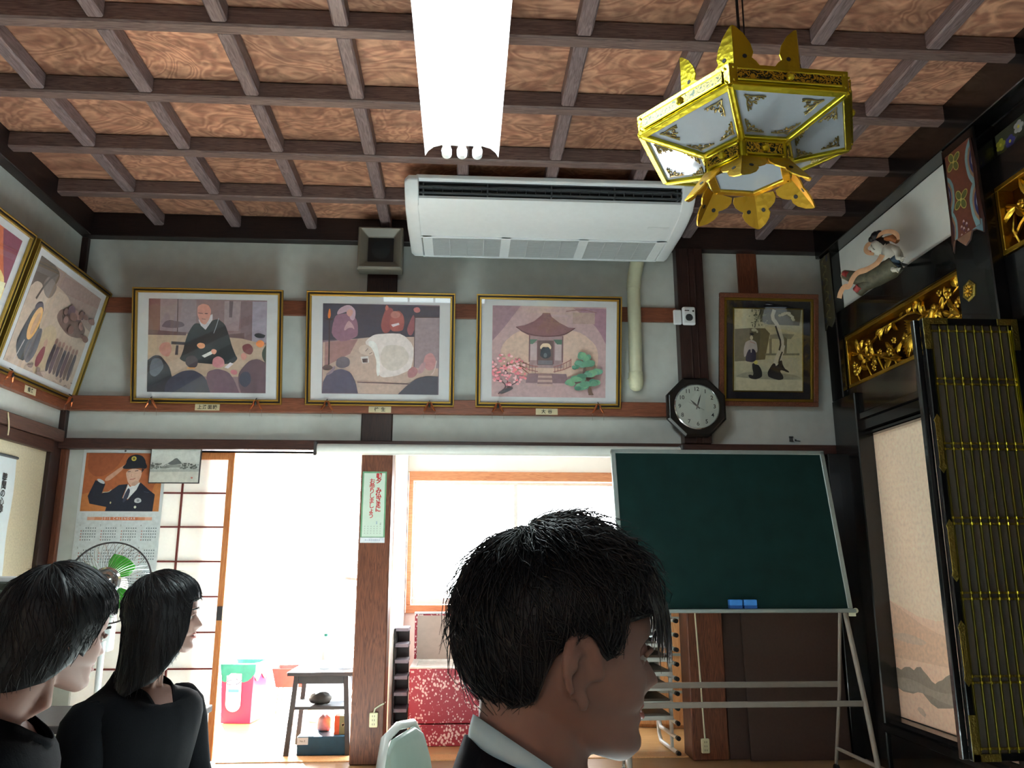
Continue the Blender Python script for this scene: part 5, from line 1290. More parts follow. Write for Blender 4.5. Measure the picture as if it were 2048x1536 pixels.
# ------------------------------------------------------------------ low stacking chairs in the doorway
def low_chair(M, label):
    t = thing('stacking_chair', label, 'chair', M, 'low white tube chairs stacked in the doorway')
    MB().prism([(-.17, -.17), (.17, -.17), (.18, .16), (-.18, .16)], .205, .228).build('seat', M_['seatbrown'], t, bevel=.010, seg=3)
    MB().bx(-.185, .185, -.185, -.165, .190, .215).bx(-.185, -.165, -.185, .17, .190, .215).bx(.165, .185, -.185, .17, .190, .215).build('seat_frame', M_['whitemetal'], t, bevel=.006)
    for s in (-1, 1):
        x = s * .19
        MB().tube([(x, .20, .46), (x, .19, .24), (x, .17, .06), (x, .13, .013), (x + s * .0, -.20, .013), (x + s * .0, -.22, .013)], .0125, 8).build('runner', M_['whitemetal'], t, autosmooth=60)
        MB().tube([(x, -.10, .20), (x, -.11, .013)], .0115, 8).build('leg', M_['whitemetal'], t, autosmooth=60)
        MB().tube([(x, -.215, .013), (x, -.245, .013)], .014, 8).build('foot_cap', M_['blackplastic'], t)
    MB().prism([(-.18, .30), (.18, .30), (.17, .46), (.12, .49), (-.12, .49), (-.17, .46)], -.008, .012).build('backrest', M_['padgreen'], t, M=Matrix.Translation((0, .205, 0)) @ Matrix.Rotation(PI/2, 4, 'X'), bevel=.006)
    return t
c0 = None
ords = ('lowest', 'second lowest', 'third from the floor', 'fourth from the floor', 'fifth from the floor', 'fifth from the top', 'fourth from the top', 'third from the top', 'second from the top', 'topmost')
for k in range(10):
    M = Matrix.Translation((1.095 + .001 * k, 5.33 - .003 * k, .002 + .0845 * k)) @ Matrix.Rotation(.05, 4, 'Z')
    lb = 'low white tube chair, %s of the stack beside the post' % ords[k]
    if c0 is None: c0 = low_chair(M, lb)
    else: dup(c0, M, lb)

# the padded chair whose back shows beside the petal chest
t = thing('padded_chair', 'pale green padded chair back in a white frame, left of the foreground man', 'chair', Matrix.Translation((-.115, 2.40, 0)) @ Matrix.Rotation(math.radians(-14), 4, 'Z'))
# local: faces +X
pts = [(-.17, .36), (-.175, .56), (-.15, .625), (-.09, .65), (.09, .65), (.15, .625), (.175, .56), (.17, .36)]
mb = MB(); rows_ = []
for q, dx in ((.96, -.012), (1.0, -.004), (1.0, .008), (.94, .018)):
    rows_.append([V((dx - (z - .4) * .18, y * q, .36 + (z - .36) * (q if q < 1 else 1))) for y, z in pts])
mb.loft(rows_); mb.build('backrest', M_['padgreen'], t, bevel=.004, autosmooth=40)
MB().tube([(-.055 + .04, -.195, .0 + .30), (-.025, -.192, .50), (-.046, -.178, .60), (-.056, -.12, .655), (-.06, 0, .668), (-.056, .12, .655), (-.046, .178, .60), (-.025, .192, .50), (-.015, .195, .30)], .012, 10).build('back_frame', M_['whitemetal'], t, autosmooth=60)
MB().bx(-.0, .38, -.18, .18, .30, .335).build('seat', M_['padgreen'], t, bevel=.014, seg=3)
for y in (-.19, .19):
    MB().tube([(-.015, y, .31), (.02, y, .25), (.36, y, .0125)], .011, 8).build('leg', M_['whitemetal'], t, autosmooth=60)
    MB().tube([(.36, y, .30), (.30, y, .25), (-.05, y, .0125)], .011, 8).build('leg', M_['whitemetal'], t, autosmooth=60)

# ------------------------------------------------------------------ electric fan
t = thing('electric_fan', 'electric fan with green blades in a wire cage before the calendar', 'fan', Matrix.Translation((-1.868, 4.52, 0)) @ Matrix.Rotation(math.radians(8), 4, 'Z'))
hz = 1.015
MB().lathe([(.17, 0), (.17, .015), (.14, .035), (.03, .05)], 32).build('base', M_['whiteplastic'], t, autosmooth=50)
MB().lathe([(.016, .04), (.016, .72)], 16).lathe([(.022, .04), (.022, .42)], 16).build('pole', M_['whiteplastic'], t, autosmooth=50)
FM = Matrix.Translation((0, 0, hz)) @ Matrix.Rotation(PI/2 - .10, 4, 'X')      # local z points to the camera
MB().lathe([(.02, -.20), (.055, -.18), (.062, -.06), (.05, -.03)], 24).build('motor_housing', M_['whiteplastic'], t, M=FM, autosmooth=50)
MB().bx(-.025, .025, -.05, .05, .66, .95).build('neck', M_['whiteplastic'], t, bevel=.01, M=Matrix.Translation((0, .09, 0)))
bl = None
for k, a in enumerate((60, 172, 300)):
    mb = MB(); rows_ = []
    for i in range(7):
        f = i / 6; r = .035 + .115 * f; half = (.30 + .42 * math.sin(PI * (f * .8 + .1))) if f < .85 else .50
        rows_.append([V((r * math.cos(q), r * math.sin(q), .012 - .03 * (q / half) * .5)) for q in [half * (j / 5 - .5) * 2 * .95 for j in range(6)]])
    mb.loft(rows_, closed=False, cap=False)
    o = mb.build('blade', M_['green'], t, M=FM @ Matrix.Rotation(math.radians(a), 4, 'Z') @ Matrix.Rotation(.12, 4, 'X'), autosmooth=70)
    so = o.modifiers.new('thick', 'SOLIDIFY'); so.thickness = .002
MB().lathe([(.001, .03), (.028, .028), (.036, .012), (.036, -.02)], 24).build('blade_hub', M_['green'], t, M=FM, autosmooth=50)
cg = MB(); Rg = .21
for k in range(56):
    a = 2 * PI * k / 56; ca, sa = math.cos(a), math.sin(a)
    tw = .25
    pts = []
    for i in range(7):
        f = i / 6; r = .05 + (Rg - .05) * f; an = a + tw * (1 - f); pts.append((r * math.cos(an), r * math.sin(an), .065 * math.cos(f * PI / 2) ** .8 if f < 1 else 0))
    cg.tube(pts, .0011, 4)
cg.build('front_cage', M_['chrome'], t, M=FM)
bg_ = MB()
for k in range(28):
    a = 2 * PI * k / 28
    bg_.tube([(.06 * math.cos(a), .06 * math.sin(a), -.07), (.15 * math.cos(a), .15 * math.sin(a), -.06), (Rg * math.cos(a), Rg * math.sin(a), -.004)], .0011, 4)
bg_.build('rear_cage', M_['chrome'], t, M=FM)
rg = MB(); rg.lathe([(Rg - .004, -.005), (Rg + .004, -.005), (Rg + .004, .005), (Rg - .004, .005), (Rg - .004, -.005)], 64, cap=False)
rg.build('cage_rim', M_['darkgrey'], t, M=FM, autosmooth=40)
em = MB(); em.lathe([(.072, .056), (.075, .066), (.064, .072), (.056, .064), (.050, .070), (.038, .080), (.030, .070), (.018, .076), (.001, .082)], 32)
em.build('badge', M_['chrome'], t, M=FM, autosmooth=40)

# ------------------------------------------------------------------ left side: cabinet, low table with papers
t = thing('steel_cabinet', 'dark green steel drawer cabinet behind the woman at the left edge', 'cabinet', (-2.1, 3.55, 0))
MB().bx(-.34, .34, -.2, .2, 0, 1.035).build('body', M_['greencab'], t, bevel=.006)
for k in range(6):
    d = MB().bx(-.32, .32, -.215, -.2, .03 + .165 * k, .185 + .165 * k).build('drawer', plain('green drawer', '#3e4c46', .4) if 'green drawer' not in bpy.data.materials else bpy.data.materials['green drawer'], t, bevel=.003)
    MB().bx(-.06, .06, -.225, -.213, .10 + .165 * k, .115 + .165 * k).build('handle', M_['alu'], d)
o = MB().bx(-.13, .13, -.10, .10, 0, .022).build('paper_box', M_['mat'], None, bevel=.004, M=Matrix.Translation((-1.93, 3.60, 1.036)) @ Matrix.Rotation(.2, 4, 'Z')); tag(o, 'flat white paper box lying on the green cabinet', 'box')
t = thing('reading_table', 'low dark table with booklets behind the seated women', 'table', (-1.22, 3.05, 0))
MB().bx(-.30, .30, -.2, .2, .575, .60).build('table_top', M_['darkgrey'], t, bevel=.004)
for x in (-.27, .27):
    for y in (-.17, .17): MB().bx(x - .018, x + .018, y - .018, y + .018, 0, .575).build('leg', M_['darkgrey'], t)
for k, (dx, dy, rz, lb) in enumerate(((0, 0, .35, 'bottom white booklet of the pile behind the two women'), (.01, .0, .28, 'middle white booklet of the pile behind the two women'), (-.01, .01, .42, 'top white booklet of the pile behind the two women'))):
    t = thing('booklet', lb, 'booklet', Matrix.Translation((-1.10 + dx, 3.02 + dy, .602 + .024 * k)) @ Matrix.Rotation(rz, 4, 'Z'), 'white booklets on the low table')
    MB().bx(-.13, .13, -.09, .09, .002, .016).build('pages', M_['mat'], t); MB().bx(-.133, .131, -.093, .093, 0, .002).bx(-.133, .131, -.093, .093, .016, .018).bx(-.135, -.131, -.093, .093, 0, .018).build('cover', plain('grey cover', '#58616a', .5) if 'grey cover' not in bpy.data.materials else bpy.data.materials['grey cover'], t)

# ------------------------------------------------------------------ back room, seen through the doorway
t = thing('low_shelf_table', 'dark low table with one shelf just inside the doorway beside the pillar', 'table', (-.85, 5.40, 0))
MB().bx(-.20, .20, -.19, .19, .452, .475).build('table_top', M_['darkgrey'], t, bevel=.004)
MB().bx(-.165, .165, -.15, .15, .255, .275).build('shelf', M_['darkgrey'], t, bevel=.003)
for y in (-.155, .14): MB().bx(-.16, .16, y, y + .015, .405, .452).build('apron', M_['darkgrey'], t)
for sx in (-1, 1):
    for sy in (-1, 1): MB().bar((sx * .148, sy * .15, .452), (sx * .182, sy * .175, 0), .030, .030, (0, 1, 0)).build('leg', M_['darkgrey'], t, bevel=.003)
def lump(name, label, cat, c, r, sc, mat, seed, amp=.25):
    mb = MB(); n, m = 18, 12; rings = []
    for i in range(m + 1):
        tt = PI * i / m; ring = []
        for k in range(n):
            d = V((math.sin(tt) * math.cos(2 * PI * k / n), math.sin(tt) * math.sin(2 * PI * k / n), -math.cos(tt)))
            rr_ = r * (1 + amp * noise.noise(d * 2.2 + V((seed, 0, 0))) + amp * .5 * noise.noise(d * 6 + V((seed, 3, 0))))
            p = V((d.x * rr_ * sc[0], d.y * rr_ * sc[1], d.z * rr_ * sc[2])); p.z = max(p.z, -r * sc[2] * .72); ring.append(p + V((0, 0, r * sc[2] * .72)))
        rings.append(ring)
    mb.loft(rings); o = mb.build(name, mat, None, M=Matrix.Translation(c), autosmooth=70); return tag(o, label, cat)
lump('plastic_bag', 'white plastic bag on the shelf of the low table', 'bag', (-.78, 5.46, .277), .085, (1, .8, .95), M_['bag'], 1)
lump('plastic_bag', 'white plastic bag lying on top of the low table', 'bag', (-.72, 5.42, .477), .07, (1.1, 1, .5), M_['bag'], 2)
lump('dark_bundle', 'small dark brown bundle on the shelf of the low table', 'bundle', (-.865, 5.34, .277), .052, (1.3, .9, .75), plain('dark brown cloth', '#2c2622', .7, var=.5), 3)
lump('pink_bag', 'clear bag of reddish things under the low table shelf', 'bag', (-.845, 5.42, .107), .06, (.8, .8, .9), plain('dusty pink bag', '#b89090', .4, var=.2), 4)
t = thing('bottle', 'pale clear bottle standing on the low table', 'bottle', (-.86, 5.42, .477))
MB().lathe([(.04, 0), (.042, .02), (.040, .12), (.028, .15), (.013, .175), (.013, .19)], 20).build('bottle_body', paper('clear pale plastic', '#dfe8ea', .6, gloss=1), t, autosmooth=50)
MB().lathe([(.015, .19), (.015, .208)], 14).build('cap', M_['teal'], t)
MB().lathe([(.0435, .05), (.0435, .10)], 20, cap=False).build('bottle_label', M_['mat'], t)
t = thing('card_box', 'dark blue card box on the floor under the low table', 'box', (-.835, 5.36, 0))
MB().bx(-.14, .16, -.11, .12, 0, .105).build('box_body', M_['navybox'], t, bevel=.003); MB().bx(-.14, -.075, -.112, -.11, .06, .10).build('white_sticker', M_['mat'], t)
text('sticker_writing', 'No.3', .016, M_['ink'], t, (0, 0, 0)).matrix_basis = frame((-.108, -.1126, .08), (1, 0, 0), (0, 0, 1))
t = thing('orange_box', 'orange and olive box standing on the dark blue card box', 'box', (-.722, 5.35, .106))
MB().bx(-.045, -.014, -.05, .08, 0, .105).build('orange_side', M_['orange'], t); MB().bx(-.014, .05, -.052, .08, 0, .105).build('olive_side', M_['olive'], t)
e = MB()
for x in (.008, .030): e.lathe([(.010, -.053), (.010, -.0535), (.007, -.0535), (.007, -.053)], 16, (x, 0, .055), 'y')
e.build('ring_print', M_['cream'], t)
t = thing('rubbish_bin', 'pink plastic rubbish bin with a white bottle label in the bright doorway', 'bin', Matrix.Translation((-1.60, 6.42, 0)) @ Matrix.Rotation(-.12, 4, 'Z'))
mb = MB()
def rr4(w, d, z): return [V((-w, -d, z)), V((w, -d, z)), V((w, d, z)), V((-w, d, z))]
mb.loft([rr4(.108, .125, 0), rr4(.122, .145, .36), rr4(.128, .15, .365), rr4(.128, .15, .40), rr4(.118, .14, .40), rr4(.105, .12, .02)]); mb.build('bin_body', M_['pink'], t, bevel=.012, seg=3)
e = MB(); e.prism([(-.055, .37)] + [(.055 * math.cos(a), .135 + .055 * math.sin(a)) for a in [PI + PI * k / 12 for k in range(13)]] + [(.055, .37)], 0, .002)
LM = frame((-.02, -.134, .0), (1, 0, 0), (0, -.05, 1))
e.build('white_label', M_['mat'], t, M=LM)
text('label_writing', 'ビン', .062, plain('navy print', '#25305c', .6), t, (0, 0, 0)).matrix_basis = LM @ Matrix.Translation((0, .285, .0035))
e = MB(); e.bx(-.04, .04, .215, .235, .002, .003); e.build('blue_stripe', plain('blue stripe', '#3c8cc8', .6), t, M=LM)
bag = MB(); rows_ = []
for j, (w, d, z) in enumerate(((.125, .147, .33), (.134, .156, .36), (.136, .158, .408), (.12, .14, .412), (.10, .12, .38))):
    rows_.append([V((w * (1 + .04 * math.sin(k * 2.4 + j)) * math.copysign(min(1, abs(1.35 * math.cos(2 * PI * k / 24))), math.cos(2 * PI * k / 24)), d * math.copysign(min(1, abs(1.35 * math.sin(2 * PI * k / 24))), math.sin(2 * PI * k / 24)), z - (.05 * abs(math.sin(k * .9)) if j == 0 else 0))) for k in range(24)])
bag.loft(rows_, True, False); bag.build('bin_liner', M_['teal'], t, autosmooth=60)
t = thing('red_tray', 'red plastic basket on thin wire legs behind the low table', 'basket', (-1.27, 6.7, 0))
mb = MB(); mb.loft([rr4(.14, .10, .20), rr4(.17, .13, .34), rr4(.165, .125, .34), rr4(.135, .095, .21)]); mb.build('basket_body', M_['red'], t, bevel=.02, seg=3)
for sx in (-1, 1):
    for sy in (-1, 1): MB().tube([(sx * .12, sy * .08, .22), (sx * .13, sy * .09, 0)], .005, 6).build('wire_leg', M_['steel'], t)
t = thing('white_pail', 'pale plastic pail beside the red basket', 'pail', (-1.03, 6.4, 0))
MB().lathe([(.09, 0), (.115, .25), (.122, .255), (.118, .26), (.11, .255), (.085, .01)], 28).build('pail_body', plain('pale grey plastic', '#c4ccd4', .4), t, autosmooth=50)
MB().tube([(-.12, 0, .25), (-.10, -.08, .21), (0, -.13, .18), (.10, -.08, .21), (.12, 0, .25)], .004, 6).build('handle', M_['alu'], t, autosmooth=60)
t = thing('broom', 'red handled broom leaning behind the brown pillar', 'broom', (-.56, 7.0, 0))
MB().tube([(-.42, .0, 1.005), (.02, .05, .96)], .012, 8).build('handle', M_['red'], t)
MB().bx(.0, .06, .0, .1, 0, .97).build('broom_stand', M_['roomwhite'], t)
# petal chest
t = thing('petal_chest', 'open chest covered in crimson petal patterned paper, lid raised', 'chest', (-.33, 5.45, 0))
w, d, h = .92, .46, .475
mb = MB(); mb.bx(0, w, 0, d, .135, h - .012); mb.build('chest_body', M_['petal'], t, bevel=.006)
MB().bx(.006, w - .006, .006, d - .006, 0, .128).build('chest_base', M_['petal'], t, bevel=.004)
mb = MB(); o_ = [V((0, 0, h - .012)), V((w, 0, h - .012)), V((w, d, h - .012)), V((0, d, h - .012))]; i_ = [V((.04, .04, h)), V((w - .04, .04, h)), V((w - .04, d - .03, h)), V((.04, d - .03, h))]
mb.loft([o_, [p + V((0, 0, .012)) for p in o_], i_, [p - V((0, 0, .010)) for p in i_]]); mb.build('white_rim', plain('glossy white rim', '#eceae6', .2), t, bevel=.002)
MB().bx(0, w, d, d + .03, h - .06, .775).build('lid', M_['petal'], t, bevel=.006)
MB().bx(.018, w - .018, d - .004, d, h + .0, .765).build('lid_lining', plain('beige lid lining', '#b8aaa0', .8, var=.04), t)
MB().bx(-.004, w, d - .006, d + .034, .775, .788).build('lid_edge', M_['mat'], t, bevel=.004)
t = thing('shoe_rack', 'narrow dark rack with pale shelves squeezed left of the petal chest', 'rack', (-.395, 5.56, 0))
MB().bx(-.04, .04, .20, .22, 0, .70).build('rack_back', M_['darkgrey'], t)
MB().bx(-.045, -.038, 0, .22, 0, .70).build('rack_side', M_['darkgrey'], t)
for k in range(7): MB().bx(-.045, .045, -.0, .22, .085 + .1 * k, .105 + .1 * k).build('rack_shelf', plain('grey lilac shelf', '#8c8894', .5) if 'grey lilac shelf' not in bpy.data.materials else bpy.data.materials['grey lilac shelf'], t)
t = thing('drawer_cabinet', 'pale wooden cabinet with metal edged drawers behind the stacked chairs', 'cabinet', Matrix.Translation((1.62, 6.13, 0)) @ Matrix.Rotation(-.25, 4, 'Z'))
MB().bx(-.42, .42, -.2, .2, 0, 1.02).build('body', M_['ply'], t)
for k in range(4):
    dd = MB().bx(-.40, .40, -.215, -.2, .02 + .25 * k, .25 + .25 * k).build('drawer', M_['ply'], t, bevel=.003)
    MB().bx(-.40, .40, -.222, -.214, .232 + .25 * k, .25 + .25 * k).build('metal_edge', M_['alu'], dd)
# ------------------------------------------------------------------ people
def interp(tab, x):
    if x <= tab[0][0]: return tab[0][1]
    for (a, b), (c, d) in zip(tab[:-1], tab[1:]):
        if x <= c:
            f = (x - a) / (c - a); f = f * f * (3 - 2 * f) * .5 + f * .5
            return b + (d - b) * f
    return tab[-1][1]
FRONT = [(-.0, .068), (.006, .080), (.016, .090), (.026, .089), (.034, .084), (.043, .090), (.048, .0905), (.052, .087), (.057, .0925), (.062, .0915), (.070, .088), (.085, .0895), (.105, .0885), (.114, .088), (.124, .094), (.135, .0975), (.155, .096), (.175, .089), (.195, .073), (.210, .052), (.221, .028), (.227, .0)]
BACK = [(0, .050), (.03, .058), (.06, .072), (.09, .088), (.12, .0965), (.15, .0965), (.175, .087), (.195, .070), (.210, .050), (.221, .027), (.227, 0)]
WIDE = [(0, .030), (.008, .040), (.02, .0475), (.04, .057), (.06, .064), (.085, .0685), (.11, .071), (.14, .0745), (.165, .0735), (.185, .064), (.205, .046), (.219, .026), (.227, 0)]

def head_rings(male):
    """Chin (z=0) to crown; x forward, y left.  The jaw slopes up towards the ears."""
    rings = []; n = 64
    zs = [0, .004, .009, .015, .021, .027, .033, .038, .043, .0475, .052, .057, .062, .067, .072, .077, .082, .088, .095, .102, .108, .114, .120, .127, .135, .145, .156, .168, .180, .191, .201, .210, .217, .222, .2258]
    for z in zs:
        f, b, w = interp(FRONT, z), interp(BACK, z), interp(WIDE, z) * (1.04 if male else .98)
        ring = []
        for k in range(n):
            a = 2 * PI * k / n; ca, sa = math.cos(a), math.sin(a)
            ex = 2.25 if z < .12 else 2.1
            r = f if ca > 0 else b
            den = (abs(ca) ** ex + abs(sa) ** ex) ** (1 / ex)
            x, y = r * ca / den, w * sa / den
            if ca > 0:
                ay = abs(y)
                # nose
                if .058 < z < .128:
                    tz = (.128 - z) / (.128 - .078) if z > .078 else max(0, (z - .060) / .018)
                    tz = min(1, max(0, tz)); hgt = .027 * (tz ** 1.25) if z > .078 else .027 * tz
                    wd = .007 + .008 * min(1, tz) * (1 if z < .095 else .8)
                    x += hgt * math.exp(-(y / wd) ** 2)
                # eye sockets and cheek bones
                x -= .009 * math.exp(-((z - .110) / .011) ** 2) * math.exp(-((ay - .030) / .015) ** 2)
                x += .003 * math.exp(-((z - .124) / .006) ** 2) * math.exp(-((ay - .030) / .02) ** 2)
                x += .004 * math.exp(-((z - .085) / .016) ** 2) * math.exp(-((ay - .042) / .018) ** 2)
                # lips narrow to the mouth corners
                if .036 < z < .064: x -= .006 * min(1, (ay / .026) ** 2) * math.exp(-((z - .050) / .012) ** 2)
            dz_ = -.30 * (x - .07) * max(0, 1 - z / .075) if x < .07 else 0
            ring.append(V((x, y, z + max(0, dz_))))
        rings.append(ring)
    return rings

def ear(mb, s, T):
    """Shell of an ear: rim, bowl and lobe on side s."""
    cen = V((-.006, s * .0705, .098))
    for (R0, r, a0, a1, ex) in ((.031, .0055, -1.9, 2.3, 1.45), (.017, .0045, -1.6, 1.6, 1.5)):
        path = []
        for i in range(17):
            a = a0 + (a1 - a0) * i / 16 + PI * .5
            lx = R0 * .62 * math.cos(a); lz = R0 * math.sin(a)
            path.append(T @ (cen + V((lx - .10 * lz, s * (.010 + .010 * max(0, -math.cos(a))), lz))))
        mb.tube(path, [r * (.8 + .3 * math.sin(PI * i / 16)) for i in range(17)], 8)
    mb.ball(T @ (cen + V((.002, s * .008, -.028))), .0095, (.8, .5, 1.15), 10, 8)
    mb.ball(T @ (cen + V((-.004, s * .004, .0))), .024, (.62, .32, 1.15), 12, 8)
    mb.ball(T @ (cen + V((.013, s * .009, -.006))), .006, (.6, .6, 1), 8, 6)

def hair_shape(kind, a):
    """(polar limit on the scalp, free drop, flare) for azimuth a: 0 = face, pi = nape."""
    d = abs(math.degrees(a))
    if kind == 'man':
        return (interp([(0, 92), (25, 94), (45, 90), (60, 88), (70, 104), (80, 106), (88, 86), (112, 90), (135, 112), (180, 116)], d), 0, 0)
    if kind == 'short':
        return (interp([(0, 92), (30, 92), (48, 86), (60, 88), (180, 86)], d), interp([(0, 0), (50, 0), (58, .045), (68, .075), (80, .060), (90, .075), (120, .095), (180, .10)], d), -.12)
    return (interp([(0, 92), (22, 92), (34, 86), (180, 84)], d), interp([(0, 0), (30, .01), (40, .09), (54, .14), (90, .20), (180, .235)], d), .10)

def person(label, name, origin, yaw, pitch, roll, scale, torso_yaw, hips, kind, skin, cloth, seed, shoulders=.19, lean_neck=(0, 0, 0), male=False):
    """origin = chin point in the room; hips = seat point.  Builds body, hair, clothes."""
    t = thing('person', label, 'person', (hips[0], hips[1], 0))
    base = V((hips[0], hips[1], 0))
    HR = Matrix.Rotation(yaw, 4, 'Z') @ Matrix.Rotation(pitch, 4, 'Y') @ Matrix.Rotation(roll, 4, 'X')
    pivot = V((-.015, 0, .02))
    T = Matrix.Translation(V(origin) - base) @ HR @ Matrix.Scale(scale, 4)
    TY = Matrix.Rotation(torso_yaw, 4, 'Z')
    chin = V(origin) - base
    sh_c = chin + TY @ V((lean_neck[0], lean_neck[1], lean_neck[2]))   # base of the neck
    hip = V((0, 0, hips[2]))
    bodyM = MB(); bodyM.smooth = True
    hrings = [[T @ p for p in r] for r in head_rings(male)]
    bodyM.loft(hrings)
    ear(bodyM, -1, T); ear(bodyM, 1, T)
    nk = .056 if male else .047
    bodyM.tube([T @ V((-.030, 0, .075)), T @ V((-.028, 0, .03)), (T @ V((-.030, 0, .02))).lerp(sh_c, .5), sh_c + V((0, 0, .01)), sh_c + V((0, 0, -.05))], [nk * .95 * scale, nk * scale, nk * .98 * scale, nk * 1.1 * scale, nk * 1.5 * scale], 24)
    if not male:
        for s in (-1, 1): bodyM.tube([T @ V((-.02, s * .045, .05)), T @ V((.0, s * .032, -.02)), sh_c + TY @ V((.045, s * .015, .0))], [.010, .009, .008], 8)
    # torso with shoulders, then seated legs, arms and hands
    def tor(p, ax, by, n=28, ex=2.4, tilt=0.0):
        out = []
        for k in range(n):
            a = 2 * PI * k / n; ca, sa = math.cos(a), math.sin(a); den = (abs(ca) ** ex + abs(sa) ** ex) ** (1 / ex)
            q = V((ax * ca / den, by * sa / den, 0)); q.z = -tilt * max(0, q.x)
            out.append(p + TY @ q)
        return out
    lerp = lambda f: hip.lerp(sh_c, f)
    Sh = shoulders
    prof = [(0, .115, .165), (.18, .105, .15), (.40, .10, .14), (.62, .115, .155), (.80, .115, Sh * .88), (.90, .10, Sh * .92), (.965, .075, Sh * .70), (1.0, .058, .075)]
    bodyM.loft([tor(lerp(f), a * .93, b * .93) for f, a, b in prof])
    shj = {}
    for s in (-1, 1):
        sj = lerp(.90) + TY @ V((-.005, s * Sh * .92, -.005)); shj[s] = sj
        el = sj + TY @ V((.035, s * .035, -.27)); wr = el + TY @ V((.20, -s * .06, -.10)); 
        bodyM.tube([sj, sj.lerp(el, .5), el, el.lerp(wr, .4), wr], [.046, .042, .036, .036, .024], 14)
        fw = TY @ V((1, -s * .35, -.25)).normalized(); sd = TY @ V((.35, s * 1, 0)).normalized(); up = fw.cross(sd).normalized()
        bodyM.tube([wr - fw * .01, wr + fw * .04, wr + fw * .085], [.022, .036, .036], 12, True, .5)
        for j, (o_, L_) in enumerate(((-.026, .062), (-.009, .072), (.009, .068), (.025, .052))):
            k0 = wr + fw * .078 + sd * o_; bodyM.tube([k0, k0 + fw * L_ * .5 - V((0, 0, .008)), k0 + fw * L_ - V((0, 0, .026))], [.0088, .0082, .0066], 8)
        k0 = wr + fw * .03 - sd * .03 * s * s; bodyM.tube([k0, k0 + fw * .03 - sd * .022, k0 + fw * .055 - sd * .026], [.011, .0095, .007], 8)
        h0 = hip + TY @ V((.02, s * .085, .0)); kn = h0 + TY @ V((.40, s * .03, .04)); an = kn + TY @ V((.03, 0, -(kn.z - .07)))
        bodyM.tube([h0, h0.lerp(kn, .5), kn, kn.lerp(an, .35), an], [.080, .070, .054, .050, .036], 14)
        bodyM.tube([an + TY @ V((-.03, 0, -.035)), an + TY @ V((.07, 0, -.04)), an + TY @ V((.16, 0, -.052))], [.034, .036, .022], 12)
    body = bodyM.build('body', skin, t)
    rm = body.modifiers.new('skin', 'REMESH'); rm.mode = 'VOXEL'; rm.voxel_size = .0036; rm.use_smooth_shade = True
    sm = body.modifiers.new('soft', 'SMOOTH'); sm.factor = .5; sm.iterations = 2
    # features
    for s in (-1, 1):
        e = MB(); e.smooth = True; e.ball(T @ V((.0755, s * .030, .1090)), .0108 * scale, n=14, m=10); o = e.build('eye', plain('eye white', '#8c8680', .3) if 'eye white' not in bpy.data.materials else bpy.data.materials['eye white'], t)
        i = MB(); i.smooth = True; i.ball(T @ V((.0822, s * .0300, .1085)), .0054 * scale, n=12, m=8); i.build('iris', M_['ink'], o)
        l = MB(); l.smooth = True; l.ball(T @ V((.0742, s * .0300, .1128)), .0118 * scale, n=14, m=10); l.ball(T @ V((.0735, s * .0300, .1035)), .0100 * scale, n=14, m=10); l.tube([T @ V((.083, s * .017, .1105)), T @ V((.0905, s * .026, .1150)), T @ V((.0875, s * .038, .1135)), T @ V((.078, s * .045, .109))], .0026 * scale, 6); l.build('eyelid', skin, t)
        b = MB(); b.tube([T @ V((.0985, s * .012, .1265)), T @ V((.0975, s * .028, .1300)), T @ V((.086, s * .046, .1275))], [.0022, .003, .0014], 6); b.build('eyebrow', M_['hair'], t)
    lp = MB(); lp.smooth = True
    for z, r in ((.0560, .0036), (.0455, .0044)):
        lp.tube([T @ V((.0775, -.024, .0505)), T @ V((.0885, -.012, z)), T @ V((.0925, 0, z)), T @ V((.0885, .012, z)), T @ V((.0775, .024, .0505))], [.001, r * .8, r, r * .8, .001], 8)
    lp.build('lips', M_['lip'], t)
    # hair: a shell combed over the scalp plus loose strands
    hb = bmesh.new()
    hv = [[hb.verts.new(p) for p in r] for r in head_rings(male)]
    for r0, r1 in zip(hv[:-1], hv[1:]):
        for i in range(len(r0)): hb.faces.new((r0[i], r0[(i + 1) % len(r0)], r1[(i + 1) % len(r0)], r1[i]))
    hb.faces.new(hv[-1]); tree = BVHTree.FromBMesh(hb)
    cen = V((0, 0, .128)); tiltp = math.radians(20)
    rnd = random.Random(seed)
    def scalp(a, phi):
        d = V((math.sin(phi) * math.cos(a), math.sin(phi) * math.sin(a), math.cos(phi)))
        d = Matrix.Rotation(-tiltp, 3, 'Y') @ d
        # the azimuth keeps its meaning at the hair line
        h = tree.ray_cast(cen + d * .4, -d)
        return (h[0] if h[0] is not None else cen + d * .09), d
    th = {'man': .013, 'short': .022, 'bob': .022}[kind]
    side = {'man': 0, 'short': .012, 'bob': .017}[kind]
    def hp(a, u, lift=0.0, clump=True):
        """u 0..1 on the scalp, then 1..2 the free hanging part."""
        lim, drop, fl = hair_shape(kind, a)
        phi = math.radians(lim) * min(u, 1.0)
        p, d = scalp(a, phi)
        ridge = .0035 * noise.noise(V((math.cos(a) * 9, math.sin(a) * 9, u * 1.5 + seed))) if clump else 0
        t_ = th * (1 - .55 * max(0, min(u, 1) - .75) / .25 * (1 if drop < .01 else .25)) + ridge + lift
        if kind == 'man': t_ += .008 * math.exp(-((math.degrees(abs(a)) - 0) / 40) ** 2) * min(1, u * 1.5) + .006 * (1 - u)
        t_ += side * math.exp(-((math.degrees(abs(a)) - 98) / 26) ** 2) * max(0, min(1, u) - .55) / .45
        p = p + d * t_
